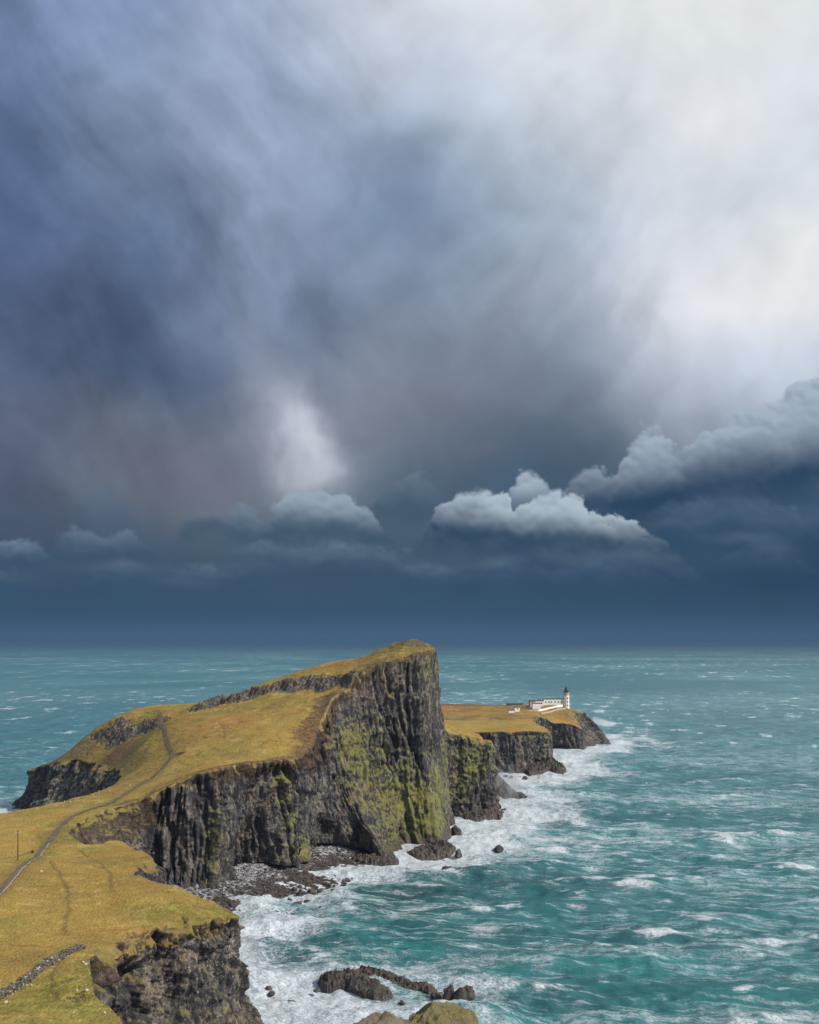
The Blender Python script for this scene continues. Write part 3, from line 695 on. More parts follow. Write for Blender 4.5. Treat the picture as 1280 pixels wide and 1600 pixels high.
def land_material(name, cliff):
    m, n, b = new_mat(name)
    g = n.node('ShaderNodeNewGeometry'); P = g.outputs['Position']
    nx, ny, nz = n.sep(g.outputs['Normal']); x, y, z = n.sep(P)
    turf, tb, tc_, tf = turf_colour(n, P)
    rock, s1, s2, s3, s4 = rock_colour(n, P)
    # light lichen crust and quartzy flecks
    fleck = n.noise(P, 2.2, 5, 0.8)
    gu = n.attr('guano')
    rock = n.mix((fleck + gu * 0.05 + (s2 - 0.5) * 0.35 + (s1 - 0.5) * 0.3).ss(0.60, 0.70) * (gu * 0.75 + 0.22).clamp(), rock, (0.50, 0.47, 0.42))
    rock = n.mix(gu * (s3.ss(0.4, 0.7)) * 0.35, rock, (0.19, 0.165, 0.12))
    # moss and yellow-green grass on the faces
    li = n.attr('lichen')
    lm = (li * 0.85 + (s1 - 0.5) * 1.5 + (s3 - 0.5) * 1.9 + (s2 - 0.5) * 2.0 + (s4 - 0.5) * 1.1 + (nz * 0.6)).ss(0.50, 1.0)
    lcol = n.mix(s4.ss(0.35, 0.65), (0.065, 0.070, 0.014), (0.31, 0.30, 0.055))
    rock = n.mix(lm * 0.76, rock, lcol)
    og = n.attr('orange')
    rock = n.mix((og * s3.ss(0.35, 0.65)).clamp() * 0.7, rock, (0.24, 0.10, 0.035))
    # wet, weed-dark band above the sea, brownish wash just above it
    sea = (z + (s2 - 0.5) * 5.0)
    rock = n.mix(sea.ss(5.5, 2.0) * 0.75, rock, (0.05, 0.037, 0.036))
    if cliff:
        lip = n.attr('lip'); earth = n.attr('earth')
        soil = n.mix(s3.ss(0.35, 0.65), (0.022, 0.014, 0.010), (0.105, 0.068, 0.034))
        rock = n.mix((earth + (s2 - 0.5) * 0.8).ss(0.3, 0.8) * 0.85, rock, soil)
        lt = n.mix((nz + (tc_ - 0.5)).ss(0.25, 0.55), n.colmul(soil, 1.25), n.colmul(turf, 0.85))
        tm = (lip * 1.0 + (s3 - 0.5) * 1.0 + (nz - 0.45) * 0.8).ss(0.30, 0.62)
        ledge = (nz.ss(0.55, 0.8) * (z + (s3 - 0.5) * 20.0).ss(12, 22) * (s1.ss(0.42, 0.6)) * 0.75)
        col = n.mix(tm, rock, lt)
        col = n.mix(ledge, col, n.colmul(turf, 0.8))
        n.link(col, b.inputs['Base Color'])
        h = s2 * 0.5 + s3 * 0.8 + s4 * 0.25 + fleck * 0.18
        bump(n, b, h, 0.9, 1.3)
        r = sea.ss(4, 1) * -0.45 + 0.85
        n.link(r, b.inputs['Roughness'])
    else:
        rk = n.attr('rock')
        steep = (nz + (s3 - 0.5) * 0.3).ss(0.80, 0.62)
        rm = (rk * 1.0 + (s3 - 0.5) * 1.5 + (tf - 0.5) * 0.8).ss(0.42, 0.62).max(steep * 0.85)
        grey = n.mix(s4.ss(0.4, 0.68), n.colmul(rock, 0.9), n.mix(s2.ss(0.4, 0.6), (0.12, 0.085, 0.055), (0.30, 0.265, 0.225)))
        brown = n.mix(s3.ss(0.35, 0.65), (0.085, 0.052, 0.026), (0.235, 0.145, 0.062))
        col = n.mix((n.attr('brown') * 1.25 + (tb - 0.5) * 1.6 + (tc_ - 0.5) * 1.6 + (tf - 0.5) * 0.8).ss(0.42, 1.0), turf, brown)
        col = n.mix(rm, col, grey)
        # trodden lines and sheep tracks
        tr = n.attr('track')
        col = n.mix((tr * (tc_ * 0.6 + 0.65)).clamp() * 0.75, col, (0.10, 0.075, 0.028))
        # terracettes: narrow soil treads along the contours of the steeper slopes
        tz_ = z * 0.62 + (tb - 0.5) * 5.0 + (tc_ - 0.5) * 1.4
        tr_ = tz_ - tz_._m('FLOOR', tz_)
        col = n.mix(tr_.ss(0.72, 0.95) * nz.ss(0.985, 0.93) * (tc_.ss(0.35, 0.6)) * 0.85, col, (0.085, 0.062, 0.026))
        tuft = n.voro(P, 1.7, 'F1')
        col = n.colmul(col, (0.62 - tuft).ss(0.0, 0.5) * 0.16 + 0.92)
        stones = n.voro(P, 0.55, 'F1')
        sm = (stones + (s4 - 0.5) * 0.1).ss(0.13, 0.07) * (tb * 1.0).ss(0.50, 0.66)
        col = n.mix(sm * 0.7, col, (0.42, 0.39, 0.34))
        n.link(col, b.inputs['Base Color'])
        tuss = n.noise(n.vmul(P, (1.0, 1.6, 1.0)), 1.2, 5, 0.7)
        bump(n, b, tuss * 0.7 + tf * 0.3 + tc_ * 0.6 + rm * 0.4 + (0.6 - tuft) * 0.5, 0.62, 1.0)
        b.inputs['Roughness'].default_value = 0.95
        b.inputs['Specular IOR Level'].default_value = 0.2
    return m
M_turf = land_material('turf', False)
M_cliff = land_material('basalt_cliff', True)
# ------------------------------------------------------------------ build the land
mesh_np('sea_cliff', Vcliff, Fcliff, M_cliff, True, dict(lichen=lich.ravel(), guano=np.clip(guano, 0, 1).ravel(), lip=lip.ravel(), earth=np.clip(earth, 0, 1).ravel(), orange=np.clip(orange, 0, 1).ravel(), green=(lich * 0 + 0.45).ravel(), rust=(lich * 0 + 0.1).ravel()))
tag(bpy.data.objects['sea_cliff'], kind='structure')

TRACKS = [[(75,1335,265),(85,1360,250),(105,1390,236),(107,1430,215),(100,1470,196)], [(120,1320,285),(150,1345,267),(172,1375,250),(174,1410,232)], [(-10,1465,190),(60,1474,188),(110,1478,186)],
          [(100,1480,186),(80,1530,171),(90,1570,158)], [(110,1310,292),(60,1322,280),(-10,1340,262)], [(340,1128,446),(350,1142,430),(352,1160,412)]]
outline = tx2.copy()
def inside(px, py, poly):
    c = np.zeros(px.shape, bool); n = len(poly); j = n - 1
    for i in range(n):
        xi, yi = poly[i]; xj, yj = poly[j]
        if yi != yj:
            m = ((yi > py) != (yj > py)) & (px < (xj - xi) * (py - yi) / (yj - yi) + xi)
            c ^= m
        j = i
    return c
coarse = outline[::6]
pts = []
rs = np.random.RandomState(3)
def grid(x0, x1, y0, y1, s):
    gx, gy = np.meshgrid(np.arange(x0, x1, s), np.arange(y0, y1, s))
    gx = gx + rs.uniform(-.3, .3, gx.shape) * s; gy = gy + rs.uniform(-.3, .3, gy.shape) * s
    return np.stack([gx.ravel(), gy.ravel()], 1)
g_ = [grid(-135, -28, 140, 345, 0.95), grid(-150, 30, 345, 545, 1.15), grid(-30, 170, 655, 965, 2.4), grid(-240, -135, 140, 345, 6), grid(-240, 60, -90, 140, 6), grid(-190, -150, 345, 600, 2.5),
      grid(-150, 60, 545, 655, 5), grid(-110, -30, 655, 965, 8)]
# extra points along the crag
cr = []
for (a, b_) in zip(CRAG[:-1], CRAG[1:]):
    L = math.hypot(b_[0] - a[0], b_[1] - a[1]); k = int(L / 0.55)
    for j in range(k):
        t = j / k
        for o in np.arange(-7, 7, 0.55):
            nx_, ny_ = -(b_[1] - a[1]) / L, (b_[0] - a[0]) / L
            cr.append((a[0] + (b_[0] - a[0]) * t + nx_ * o + rs.uniform(-.15, .15), a[1] + (b_[1] - a[1]) * t + ny_ * o + rs.uniform(-.15, .15)))
g_.append(np.array(cr))
for pl_, w_, s_ in [(q, 2.6, 0.36) for q in SCARS] + [([Wp(*p)[:2] for p in q], 1.3, 0.45) for q in TRACKS]:
    cr = []
    for (a, b_) in zip(pl_[:-1], pl_[1:]):
        L = math.hypot(b_[0] - a[0], b_[1] - a[1]); k = max(1, int(L / s_))
        for j in range(k):
            for o in np.arange(-w_, w_, s_):
                nx_, ny_ = -(b_[1] - a[1]) / L, (b_[0] - a[0]) / L
                cr.append((a[0] + (b_[0] - a[0]) * j / k + nx_ * o + rs.uniform(-.1, .1), a[1] + (b_[1] - a[1]) * j / k + ny_ * o + rs.uniform(-.1, .1)))
    g_.append(np.array(cr))
G = np.concatenate(g_)
G = G[inside(G[:, 0], G[:, 1], coarse)]
# keep a clear margin from the brink
keep = np.ones(len(G), bool)
for i in range(0, len(outline), 1):
    pass
cell = {}
for (x_, y_) in outline: cell.setdefault((int(x_ // 2), int(y_ // 2)), []).append((x_, y_))
gi = np.floor(G / 2).astype(int)
bd = np.full(len(G), 9.0)
for k in range(len(G)):
    a, b_ = gi[k]; best = 9.0
    for ia in (a - 1, a, a + 1):
        for ib in (b_ - 1, b_, b_ + 1):
            for q in cell.get((ia, ib), ()):
                d2 = math.hypot(q[0] - G[k, 0], q[1] - G[k, 1])
                if d2 < best: best = d2
    bd[k] = best
G = G[bd > 0.35]
print('ground points', len(G), 'outline', len(outline), time.time() - T_START)
V2 = [Vector(p) for p in outline] + [Vector(p) for p in G]
edges = [(i, (i + 1) % M) for i in range(M)]
vo, eo, fo_, ov, oe, of = delaunay_2d_cdt(V2, [], [list(range(M))], 1, 1e-4, True)
vo = np.array([tuple(p) for p in vo]); fo_ = np.array([list(f) for f in fo_ if len(f) == 3])
cen = vo[fo_].mean(1)
fo_ = fo_[inside(cen[:, 0], cen[:, 1], outline)]
zz = ground_z(vo[:, 0], vo[:, 1])
# outline vertices must carry exactly the cliff's own heights
for i, src in enumerate(ov):
    for s_ in src:
        if s_ < M: zz[i] = tz[s_]
gx, gy = vo[:, 0], vo[:, 1]
a_ = vo[fo_[:, 1]] - vo[fo_[:, 0]]; b_ = vo[fo_[:, 2]] - vo[fo_[:, 0]]
flip = (a_[:, 0] * b_[:, 1] - a_[:, 1] * b_[:, 0]) < 0
fo_[flip] = fo_[flip][:, ::-1]
print('cdt', len(vo), len(fo_), time.time() - T_START)
def spot(px, py, Yd, rx, ry, w=1.0):
    c = Wp(px, py, Yd); return w * np.exp(-((gx - c[0]) / rx) ** 2 - ((gy - c[1]) / ry) ** 2)
green = np.full(len(gx), 0.31)
for a in [(330,1400,228,14,16,.55),(200,1345,268,14,20,.55),(180,1470,190,10,16,.5),(80,1560,165,14,20,.5),(150,1340,270,8,14,.3),(60,1590,150,20,12,.25),(150,1520,172,8,12,.5),
          (215,1150,470,16,26,.75),(235,1114,510,8,10,1.0),(120,1300,300,10,14,.6),(170,1160,480,20,20,.45),(640,1005,475,14,8,.8),(350,1420,226,10,10,.4),(110,1380,240,10,20,.25),(150,1325,283,9,9,.6),(180,1352,262,7,9,.65),(190,1385,243,6,9,.6),(180,1425,220,7,10,.5),(240,1430,218,14,7,.6),(310,1425,220,12,6,.6),(350,1412,227,8,6,.7),(270,1395,234,10,8,.45),(225,1135,485,9,20,.7),(190,1150,480,8,16,.5),(250,1205,384,16,6,.45),(150,1500,178,7,9,.6),(110,1530,170,8,9,.5)]: green = np.maximum(green, spot(*a) + 0.1)
rust = 0.06 + 0.5 * sstep(700, 860, gy)
for a in [(340,1130,440,22,22,.75),(300,1125,455,16,18,.6),(450,1062,500,30,10,.8),(560,1032,484,22,8,.9),(520,1044,485,16,6,.8),(700,1106,910,60,25,.8),(760,1105,915,40,20,.7),(800,1125,800,50,25,.35),(880,1125,860,16,16,.9),
          (480,1140,420,10,12,.6),(250,1080,600,30,30,.3),(20,1272,334,24,9,.5),(20,1300,300,18,10,.45),(30,1500,176,14,8,.55),(80,1425,214,13,10,.35),(140,1370,252,9,8,.35),(20,1590,152,10,5,.45),(300,1160,420,18,9,.45),(420,1120,445,16,12,.45),(380,1140,432,14,10,.5),(120,1160,505,14,12,.55),(100,1178,520,14,9,.6)]: rust = np.maximum(rust, spot(*a))
cd, ct, cg = crag_field(gx, gy)
rock = 1.1 * np.exp(-((cd + 1.4) / 4.6) ** 2) * cg * sstep(1.0, 0.9, ct * 0 + 0.5)
rock = np.maximum(rock, spot(140,1200,490,30,14,.0))
lh = np.exp(-(((gx - 128) / 22) ** 2 + ((gy - 868) / 20) ** 2))
rock = np.maximum(rock, lh * (0.5 + 0.5 * fbm2(gx / 6, gy / 6, 3, seed=19)))
rock = np.maximum(rock, np.exp(-((gy - 795 + fbm2(gx / 25, gy / 25, 4, seed=15) * 40) / 24) ** 2) * sstep(0, 30, gx) * 0.55)
rock = np.maximum(rock, spot(650,1003,474,22,9,.62)); rock = np.maximum(rock, spot(520,1092,444,8,10,.5)); rock = np.maximum(rock, spot(590,1038,464,14,5,.6))
# the rocky shoulder on the far left
rock = np.maximum(rock, spot(70,1200,535,24,26,.9)); rock = np.maximum(rock, spot(110,1195,505,20,22,.55))
brown = np.clip(spot(514,1100,440,7,18,.9) + spot(505,1140,418,6,14,.8) + spot(300,1210,366,22,6,.7) + spot(735,1105,925,60,12,.8) + spot(790,1122,820,50,14,.7) + spot(160,1195,470,22,24,.9) + spot(490,1150,415,10,12,.9) + spot(660,1010,472,14,10,.5) + spot(200,1500,185,0.1,0.1,0) + spot(700,1095,930,80,10,.6), 0, 1)
dob, _, _ = poly_sd(gx, gy, [tuple(p) for p in outline[int(np.searchsorted(ts, 27)):int(np.searchsorted(ts, 41)):4]])
brown = np.maximum(brown, sstep(9, 0, np.abs(dob) + fbm2(gx * .2, gy * .2, 3, seed=5) * 8) * 0.75)
track = np.zeros(len(gx))
for t_ in TRACKS:
    d_, s_, L_ = poly_sd(gx, gy, [Wp(*p)[:2] for p in t_])
    track = np.maximum(track, np.exp(-((d_ + fbm2(gx * .2, gy * .2, 2, seed=8) * 0.8) / (0.42)) ** 2) * sstep(0, 6, s_) * sstep(L_, L_ - 6, s_) * 0.9)
pd, ps, pl = poly_sd(gx, gy, [p[:2] for p in PATH_PTS])
track = np.maximum(track, np.exp(-(pd / 2.6) ** 2) * 0.55)
green = np.maximum(green, np.exp(-(pd / 5.0) ** 2) * 0.35)
brown = np.maximum(brown, sstep(820, 900, gy) * 0.5)
for sc_ in SCARS:
    ds, ss, L = poly_sd(gx, gy, sc_)
    brown = np.maximum(brown, np.exp(-((ds + .3) / .7) ** 2) * sstep(0, 2, ss) * sstep(L, L - 2, ss))
terr = mesh_np('headland_ground', np.stack([gx, gy, zz], 1), fo_, M_turf, True, dict(green=green, rust=rust, rock=rock, brown=brown, track=track, lichen=gx * 0, guano=gx * 0, orange=gx * 0))
tag(terr, kind='structure')
# ------------------------------------------------------------------ the sea: rings of growing spacing out to the horizon
def sea_shore_distance(x, y):
    """rough distance to the cliff foot, metres"""
    P = fo[::3, :2]
    out = np.full(x.shape, 1e9, np.float32)
    m = (y > 60) & (y < 1300) & (np.abs(x) < 600)
    q = np.stack([x[m], y[m]], 1).astype(np.float32); r = np.empty(len(q), np.float32)
    for i in range(0, len(q), 20000):
        b = q[i:i+20000]
        r[i:i+20000] = np.sqrt(((b[:, None, :] - P[None].astype(np.float32)) ** 2).sum(2).min(1))
    out[m] = r
    return out
rr = [20.0]
while rr[-1] < 200: rr.append(rr[-1] + 6)
while rr[-1] < 2600: rr.append(rr[-1] + max(0.65, rr[-1] * (0.0024 if rr[-1] < 1200 else 0.007)))
while rr[-1] < 150000: rr.append(rr[-1] * 1.06)
rr = np.array(rr)
an = np.concatenate([np.arange(-180, -27, 3.0), np.arange(-27, 27, 0.075), np.arange(27, 180, 3.0)]); an = np.radians(an)
RR, AN = np.meshgrid(rr, an, indexing='ij')
SX = RR * np.sin(AN); SY = RR * np.cos(AN)
rs2 = np.random.RandomState(11)
SZ = np.zeros(SX.shape); DX = np.zeros(SX.shape); DY = np.zeros(SX.shape)
damp = sstep(2500, 900, RR)
for k in range(46):
    lam = 3.0 * (60 / 3.0) ** (rs2.rand() ** 1.2)
    th = R(248) + rs2.normal() * 0.85
    A_ = 0.0100 * lam ** 0.90 * (0.6 + 0.8 * rs2.rand())
    kk = 2 * np.pi / lam; ph = rs2.rand() * 6.28
    ar = kk * (SX * math.cos(th) + SY * math.sin(th)) + ph
    res = np.clip(lam / (RR * 0.006 + 0.5) - 0.6, 0, 1)
    SZ += A_ * np.cos(ar) * res; q_ = A_ * 0.75 * np.sin(ar) * res
    DX -= q_ * math.cos(th); DY -= q_ * math.sin(th)
grp = 0.65 + 0.7 * (fbm2(SX / 90, SY / 90, 3, seed=90) + 0.4)
SZ *= grp * damp; DX *= grp * damp; DY *= grp * damp
crest = SZ.copy()
sd = sea_shore_distance(SX, SY)
inl = np.zeros(SX.shape, bool)
mm_ = (SY > 60) & (SY < 1100) & (np.abs(SX) < 300)
inl[mm_] = inside(SX[mm_], SY[mm_], fo[::3, :2])
sd = np.where(inl, 0, sd)
calm_ = sstep(0, 12, sd) * 0.75 + 0.25
# --- foam cover, 0..1
wob2 = fbm2(SX / 26, SY / 26, 4, 0.55, seed=91); wob3 = fbm2(SX / 8, SY / 8, 3, 0.55, seed=92)
east = sstep(-100, -60, SX + (SY - 400) * 0.05)
d_ = sd + wob2 * 26 + wob3 * 7
foam = sstep(76, 2, d_) ** 0.9 * east
foam = np.maximum(foam, sstep(18, 2, d_) * 0.8)
def sp_foam(px, py, rx, ry, w, rot=0.0):
    c = Sp(px, py); a = SX - c[0]; b = SY - c[1]; cs, sn = math.cos(rot), math.sin(rot)
    return w * np.exp(-((a * cs + b * sn) / rx) ** 2 - ((b * cs - a * sn) / ry) ** 2)
FOAM = [(420,1450,20,26,1.),(440,1540,18,26,.95),(470,1580,16,14,.8),(500,1400,20,22,.95),(560,1362,22,24,1.0),(620,1352,26,16,1.),(700,1345,26,20,1.),(750,1325,24,20,.95),(790,1290,18,26,.9),
        (800,1240,26,34,1.),(840,1220,30,34,1.0),(890,1195,26,36,.95),(900,1178,30,26,.9),(850,1250,34,26,.6),(945,1130,20,80,.85),(955,1160,24,50,.8),(935,1112,16,60,.6),(985,1140,30,90,.5),(700,1570,14,9,1.),(760,1560,10,10,.7),
        (660,1520,20,14,.6),(560,1500,26,14,.5),(600,1585,26,8,.9),(720,1540,20,12,.8),(740,1498,16,16,.55),(480,1480,20,16,.8),(850,1310,30,8,.75),(990,1385,8,5,1.3),(760,1450,5,5,1.1),(745,1425,3,8,.9),
        (1195,1472,9,3,1.1),(1270,1235,12,12,.6),(870,1330,6,14,.8),(1060,1390,0,0,0),(900,1415,4,6,.8),(845,1510,26,8,.35),(930,1490,60,9,.42),(1080,1500,50,6,.40),(1190,1530,34,9,.4),(1210,1590,22,8,.7),(1000,1530,50,6,.3),
        (20,1255,26,50,.4),(35,1240,8,30,.5),(440,1200,0,0,0),(720,1062,90,260,.42),(740,1085,70,160,.5),(800,1090,60,120,.4),(1100,1190,70,40,.28),(1000,1170,80,60,.28)]
for f_ in FOAM:
    if f_[2] > 0: foam = np.maximum(foam, sp_foam(*f_))
dark = np.zeros(SX.shape)
for f_ in [(640,1395,24,13,1.),(590,1420,22,12,.8),(700,1385,16,12,.7),(510,1475,12,12,.9),(470,1500,10,9,.7),(760,1370,30,16,.6),(700,1460,26,14,.6),(730,1480,14,9,.4),(850,1370,30,20,.4),(950,1470,50,14,.4),(860,1560,30,12,.55),(700,1290,1,1,0)]:
    dark = np.maximum(dark, sp_foam(*f_))
foam = np.minimum(foam, 0.86) * (1 - dark * 0.62)
turq = np.zeros(SX.shape)
for f_ in [(800,1530,9,10,1.),(600,1480,22,10,.7),(790,1590,10,7,.8),(1030,1505,40,9,.7),(640,1465,20,9,.5),(1150,1560,30,10,.4),(900,1200,40,60,.3)]: turq = np.maximum(turq, sp_foam(*f_))
crestn = sstep(0.25, 1.35, crest + 0.5 * fbm2(SX / 14, SY / 30, 3, seed=95))
SZ = SZ * calm_ + foam * (wob3 * 1.1 + 0.3 + 0.5 * fbm2(SX / 2.6, SY / 3.2, 3, 0.6, seed=97))
nr1, nc1 = SX.shape
idx = np.arange(nr1 * nc1).reshape(nr1, nc1)
qa = np.stack([idx[:-1, :-1], idx[:-1, 1:], idx[1:, 1:], idx[1:, :-1]], -1).reshape(-1, 4)[:, ::-1]
# open rings close behind the viewer
qb = np.stack([idx[:-1, -1], idx[:-1, 0], idx[1:, 0], idx[1:, -1]], -1)[:, ::-1]

M_sea, n, b = new_mat('sea_water')
g = n.node('ShaderNodeNewGeometry'); P = n.w(g.outputs['Position'])
x, y, z = n.sep(P)
dist_ = (x * x + y * y).sqrt()
# wind runs from the right-hand distance; everything drawn out along it
cw, sw = math.cos(R(-14)), math.sin(R(-14))
xr = x * cw + y * sw; yr = y * cw - x * sw
Pw = n.vec(xr, yr, 0)
warp = n.noise(Pw, 0.05, 3, 0.5, col=True)
wv_ = n.vadd(n.vec(xr * 1.0, yr * 1.0, 0), n.vmul(n.vadd(warp, (-0.5, -0.5, -0.5)), (9, 11, 0)))
capn = n.noise(n.vmul(wv_, (0.082, 0.135, 1)), 1.0, 6, 0.68)
patch = n.noise(n.vmul(Pw, (0.0042, 0.008, 1)), 1.0, 4, 0.6)
lace = n.noise(n.vmul(wv_, (0.30, 0.44, 1)), 1.0, 6, 0.70, 0.25)
lace2 = n.noise(n.vmul(wv_, (1.2, 1.8, 1)), 1.0, 5, 0.75, 0.2)
ridge = 1.0 - (lace - 0.5).abs() * 9.0
ridge2 = 1.0 - (lace2 - 0.5).abs() * 6.0
streakn = n.noise(n.vmul(wv_, (0.04, 0.5, 1)), 1.0, 5, 0.6)
fo_at = n.attr('foam'); cr_at = n.attr('crest'); dk_at = n.attr('dark'); tq_at = n.attr('turq')
farf = dist_.ss(500, 3000)
cap2 = n.noise(n.vec(xr * 0.045, yr * 0.022, 1.0), 1.0, 5, 0.62)
cap3 = n.noise(n.vec(xr * 0.030, yr * 0.0055, 2.0), 1.0, 5, 0.66)
f2 = dist_.ss(500, 1100); f3 = dist_.ss(1300, 3000)
capm = capn * (1.0 - f2) + f2 * (cap2 * (1.0 - f3) + cap3 * f3)
patch2 = n.noise(n.vec(xr * 0.0022, yr * 0.0011, 4.0), 1.0, 4, 0.6)
patch = patch * (1.0 - f2) + patch2 * f2
caps = (capm + cr_at * 0.11 * (1.0 - f2) + (patch - 0.5) * (0.34 - f2 * 0.06)).ss(0.567, 0.685)
caps = caps * (ridge2 * 0.55 + lace2 * 1.2 + 0.05).clamp()
lines = (1.0 - f2 * 0.85) * (ridge * 1.0).clamp() * (patch + (streakn - 0.5) * 0.8 + (capn - 0.5) * 0.8).ss(0.43, 0.69) * (ridge2 * 0.5 + 0.6).clamp() * 0.9
fine_l = (1.0 - f2 * 0.9) * (streakn + (lace2 - 0.5) * 0.6).ss(0.56, 0.76) * 0.5 * (patch + (capn - .5)).ss(0.4, 0.65)
sh = (fo_at * 1.25 + (lace - 0.5) * 1.3 + (lace2 - 0.5) * 1.1 + (capn - 0.5) * 1.1 + (ridge2.clamp() * 0.12)) + f2 * ((cap2 - 0.5) * 2.6 + (cap3 - 0.5) * 1.2) - f2 * 0.06
grain = n.noise(n.vmul(wv_, (3.0, 4.5, 1)), 1.0, 3, 0.7)
shore = (sh + (grain - 0.5) * 0.9 * (1.0 - f2)).ss(0.48, 1.16)
foam_m = (caps.max(lines).max(fine_l)).max(shore).clamp()
milky = (fo_at * 0.65 + (patch - 0.45) * 0.6 + (capn - 0.5) * 0.7).ss(0.0, 1.0)
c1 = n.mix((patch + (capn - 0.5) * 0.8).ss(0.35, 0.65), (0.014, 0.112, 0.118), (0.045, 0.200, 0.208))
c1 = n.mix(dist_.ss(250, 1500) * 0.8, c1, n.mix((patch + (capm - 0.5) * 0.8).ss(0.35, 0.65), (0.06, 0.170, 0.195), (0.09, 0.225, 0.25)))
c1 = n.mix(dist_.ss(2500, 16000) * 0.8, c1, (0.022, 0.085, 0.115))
c1 = n.mix(milky * 0.5, c1, (0.13, 0.27, 0.30))
c1 = n.mix(dk_at * (lace * 0.8 + 0.45) * 0.85, c1, (0.006, 0.034, 0.038))
c1 = n.mix(tq_at * 0.7, c1, (0.010, 0.19, 0.185))
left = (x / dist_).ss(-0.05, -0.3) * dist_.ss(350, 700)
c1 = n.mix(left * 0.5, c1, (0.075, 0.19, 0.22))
fcol = n.mix(lace2.ss(0.35, 0.65), (0.30, 0.38, 0.42), (0.70, 0.71, 0.74))
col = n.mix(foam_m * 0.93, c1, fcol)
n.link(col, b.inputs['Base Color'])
n.link(0.5 - dist_.ss(300, 2500) * 0.33, b.inputs['Specular IOR Level'])
n.link(foam_m * 0.5 + dist_.ss(200, 4000) * 0.25 + 0.16, b.inputs['Roughness'])
b.inputs['IOR'].default_value = 1.33
hb = n.noise(n.vmul(wv_, (0.22, 0.5, 1)), 1.0, 6, 0.65) * 1.0 + foam_m * 0.12 + lace2 * 0.25
bump(n, b, hb * (1.0 - dist_.ss(500, 2500) * 0.8), 0.75, 1.2)
sea = mesh_np('sea', np.stack([SX + DX * calm_, SY + DY * calm_, SZ], -1).reshape(-1, 3), np.concatenate([qa, qb]), M_sea, True, dict(foam=foam.ravel(), crest=crestn.ravel(), dark=dark.ravel(), turq=turq.ravel()))
tag(sea, kind='structure')
print('sea', SX.shape, time.time() - T_START)
# ------------------------------------------------------------------ shingle beach under the big cliff
SHORE = [Sp(*p)[:2] for p in [(200,1450),(300,1436),(350,1424),(400,1410),(450,1392),(490,1373),(520,1358),(560,1350),(625,1350),(680,1350)]]
def beach_z(x, y, fine=True):
    d, s, L = poly_sd(x, y, SHORE)
    d = d + fbm2(x / 9, y / 9, 4, 0.6, seed=101) * 9
    d = d - 9 * sstep(L * 0.72, L, s)
    z = np.where(d > 0, 0.15 * d, 0.09 * d)
    z = np.clip(z, -2.5, 4.2 + 0.03 * d)
    z = z - 7 * sstep(-22, 2, x)
    if fine:
        z = z + fbm2(x / 1.6, y / 1.6, 3, 0.6, seed=102) * 0.55 + fbm2(x / 0.6, y / 0.6, 2, seed=103) * 0.22
    return z
bx_, by_ = np.meshgrid(np.arange(-100, 26, 0.5), np.arange(318, 432, 0.6))
bz_ = beach_z(bx_, by_)
nb, mb = bx_.shape; ib = np.arange(nb * mb).reshape(nb, mb)
M_beach, n, b = new_mat('shingle')
g = n.node('ShaderNodeNewGeometry'); P = g.outputs['Position']; x, y, z = n.sep(P)
v1 = n.voro(P, 1.5, 'F1', 'Color'); vx, vy, vz = n.sep(v1); v2 = n.voro(P, 1.5, 'F1')
nn = n.noise(P, 0.25, 4, 0.6); nf = n.noise(P, 3.0, 4, 0.7)
pale = n.mix(vx.ss(0.2, 1.0), (0.10, 0.105, 0.115), (0.42, 0.42, 0.43))
darkc = n.mix(vx.ss(0.1, 1.0), (0.030, 0.022, 0.022), (0.085, 0.062, 0.058))
col = n.mix((z + (nn - 0.5) * 3.0).ss(1.1, 2.2), darkc, pale)
col = n.colmul(col, nf * 0.8 + 0.6)
n.link(col, b.inputs['Base Color']); bump(n, b, (0.5 - v2) * 1.0 + nf * 0.2, 0.9, 0.5)
n.link((z + (nn - 0.5) * 2.0).ss(0.6, 2.0) * 0.5 + 0.35, b.inputs['Roughness'])
beach = mesh_np('shingle_beach', np.stack([bx_, by_, bz_], -1).reshape(-1, 3), np.stack([ib[:-1, :-1], ib[:-1, 1:], ib[1:, 1:], ib[1:, :-1]], -1).reshape(-1, 4), M_beach)
tag(beach, kind='structure')

# ------------------------------------------------------------------ rocks
M_rock, n, b = new_mat('sea_rock')
g = n.node('ShaderNodeNewGeometry'); P = g.outputs['Position']; x, y, z = n.sep(P); nx, ny, nz = n.sep(g.outputs['Normal'])
rk, s1, s2, s3, s4 = rock_colour(n, P)
rk = n.mix(0.7, rk, n.mix(s3.ss(0.35, 0.65), (0.016, 0.013, 0.015), (0.060, 0.045, 0.042)))
rk = n.mix((s3 + nz * 0.2).ss(0.55, 0.75) * 0.4, rk, (0.13, 0.10, 0.045))
n.link(rk, b.inputs['Base Color']); bump(n, b, s3 * 0.8 + s4 * 0.4, 0.9, 0.8)
n.link((z + (s3 - 0.5) * 2).ss(0.5, 3.0) * 0.4 + 0.4, b.inputs['Roughness'])

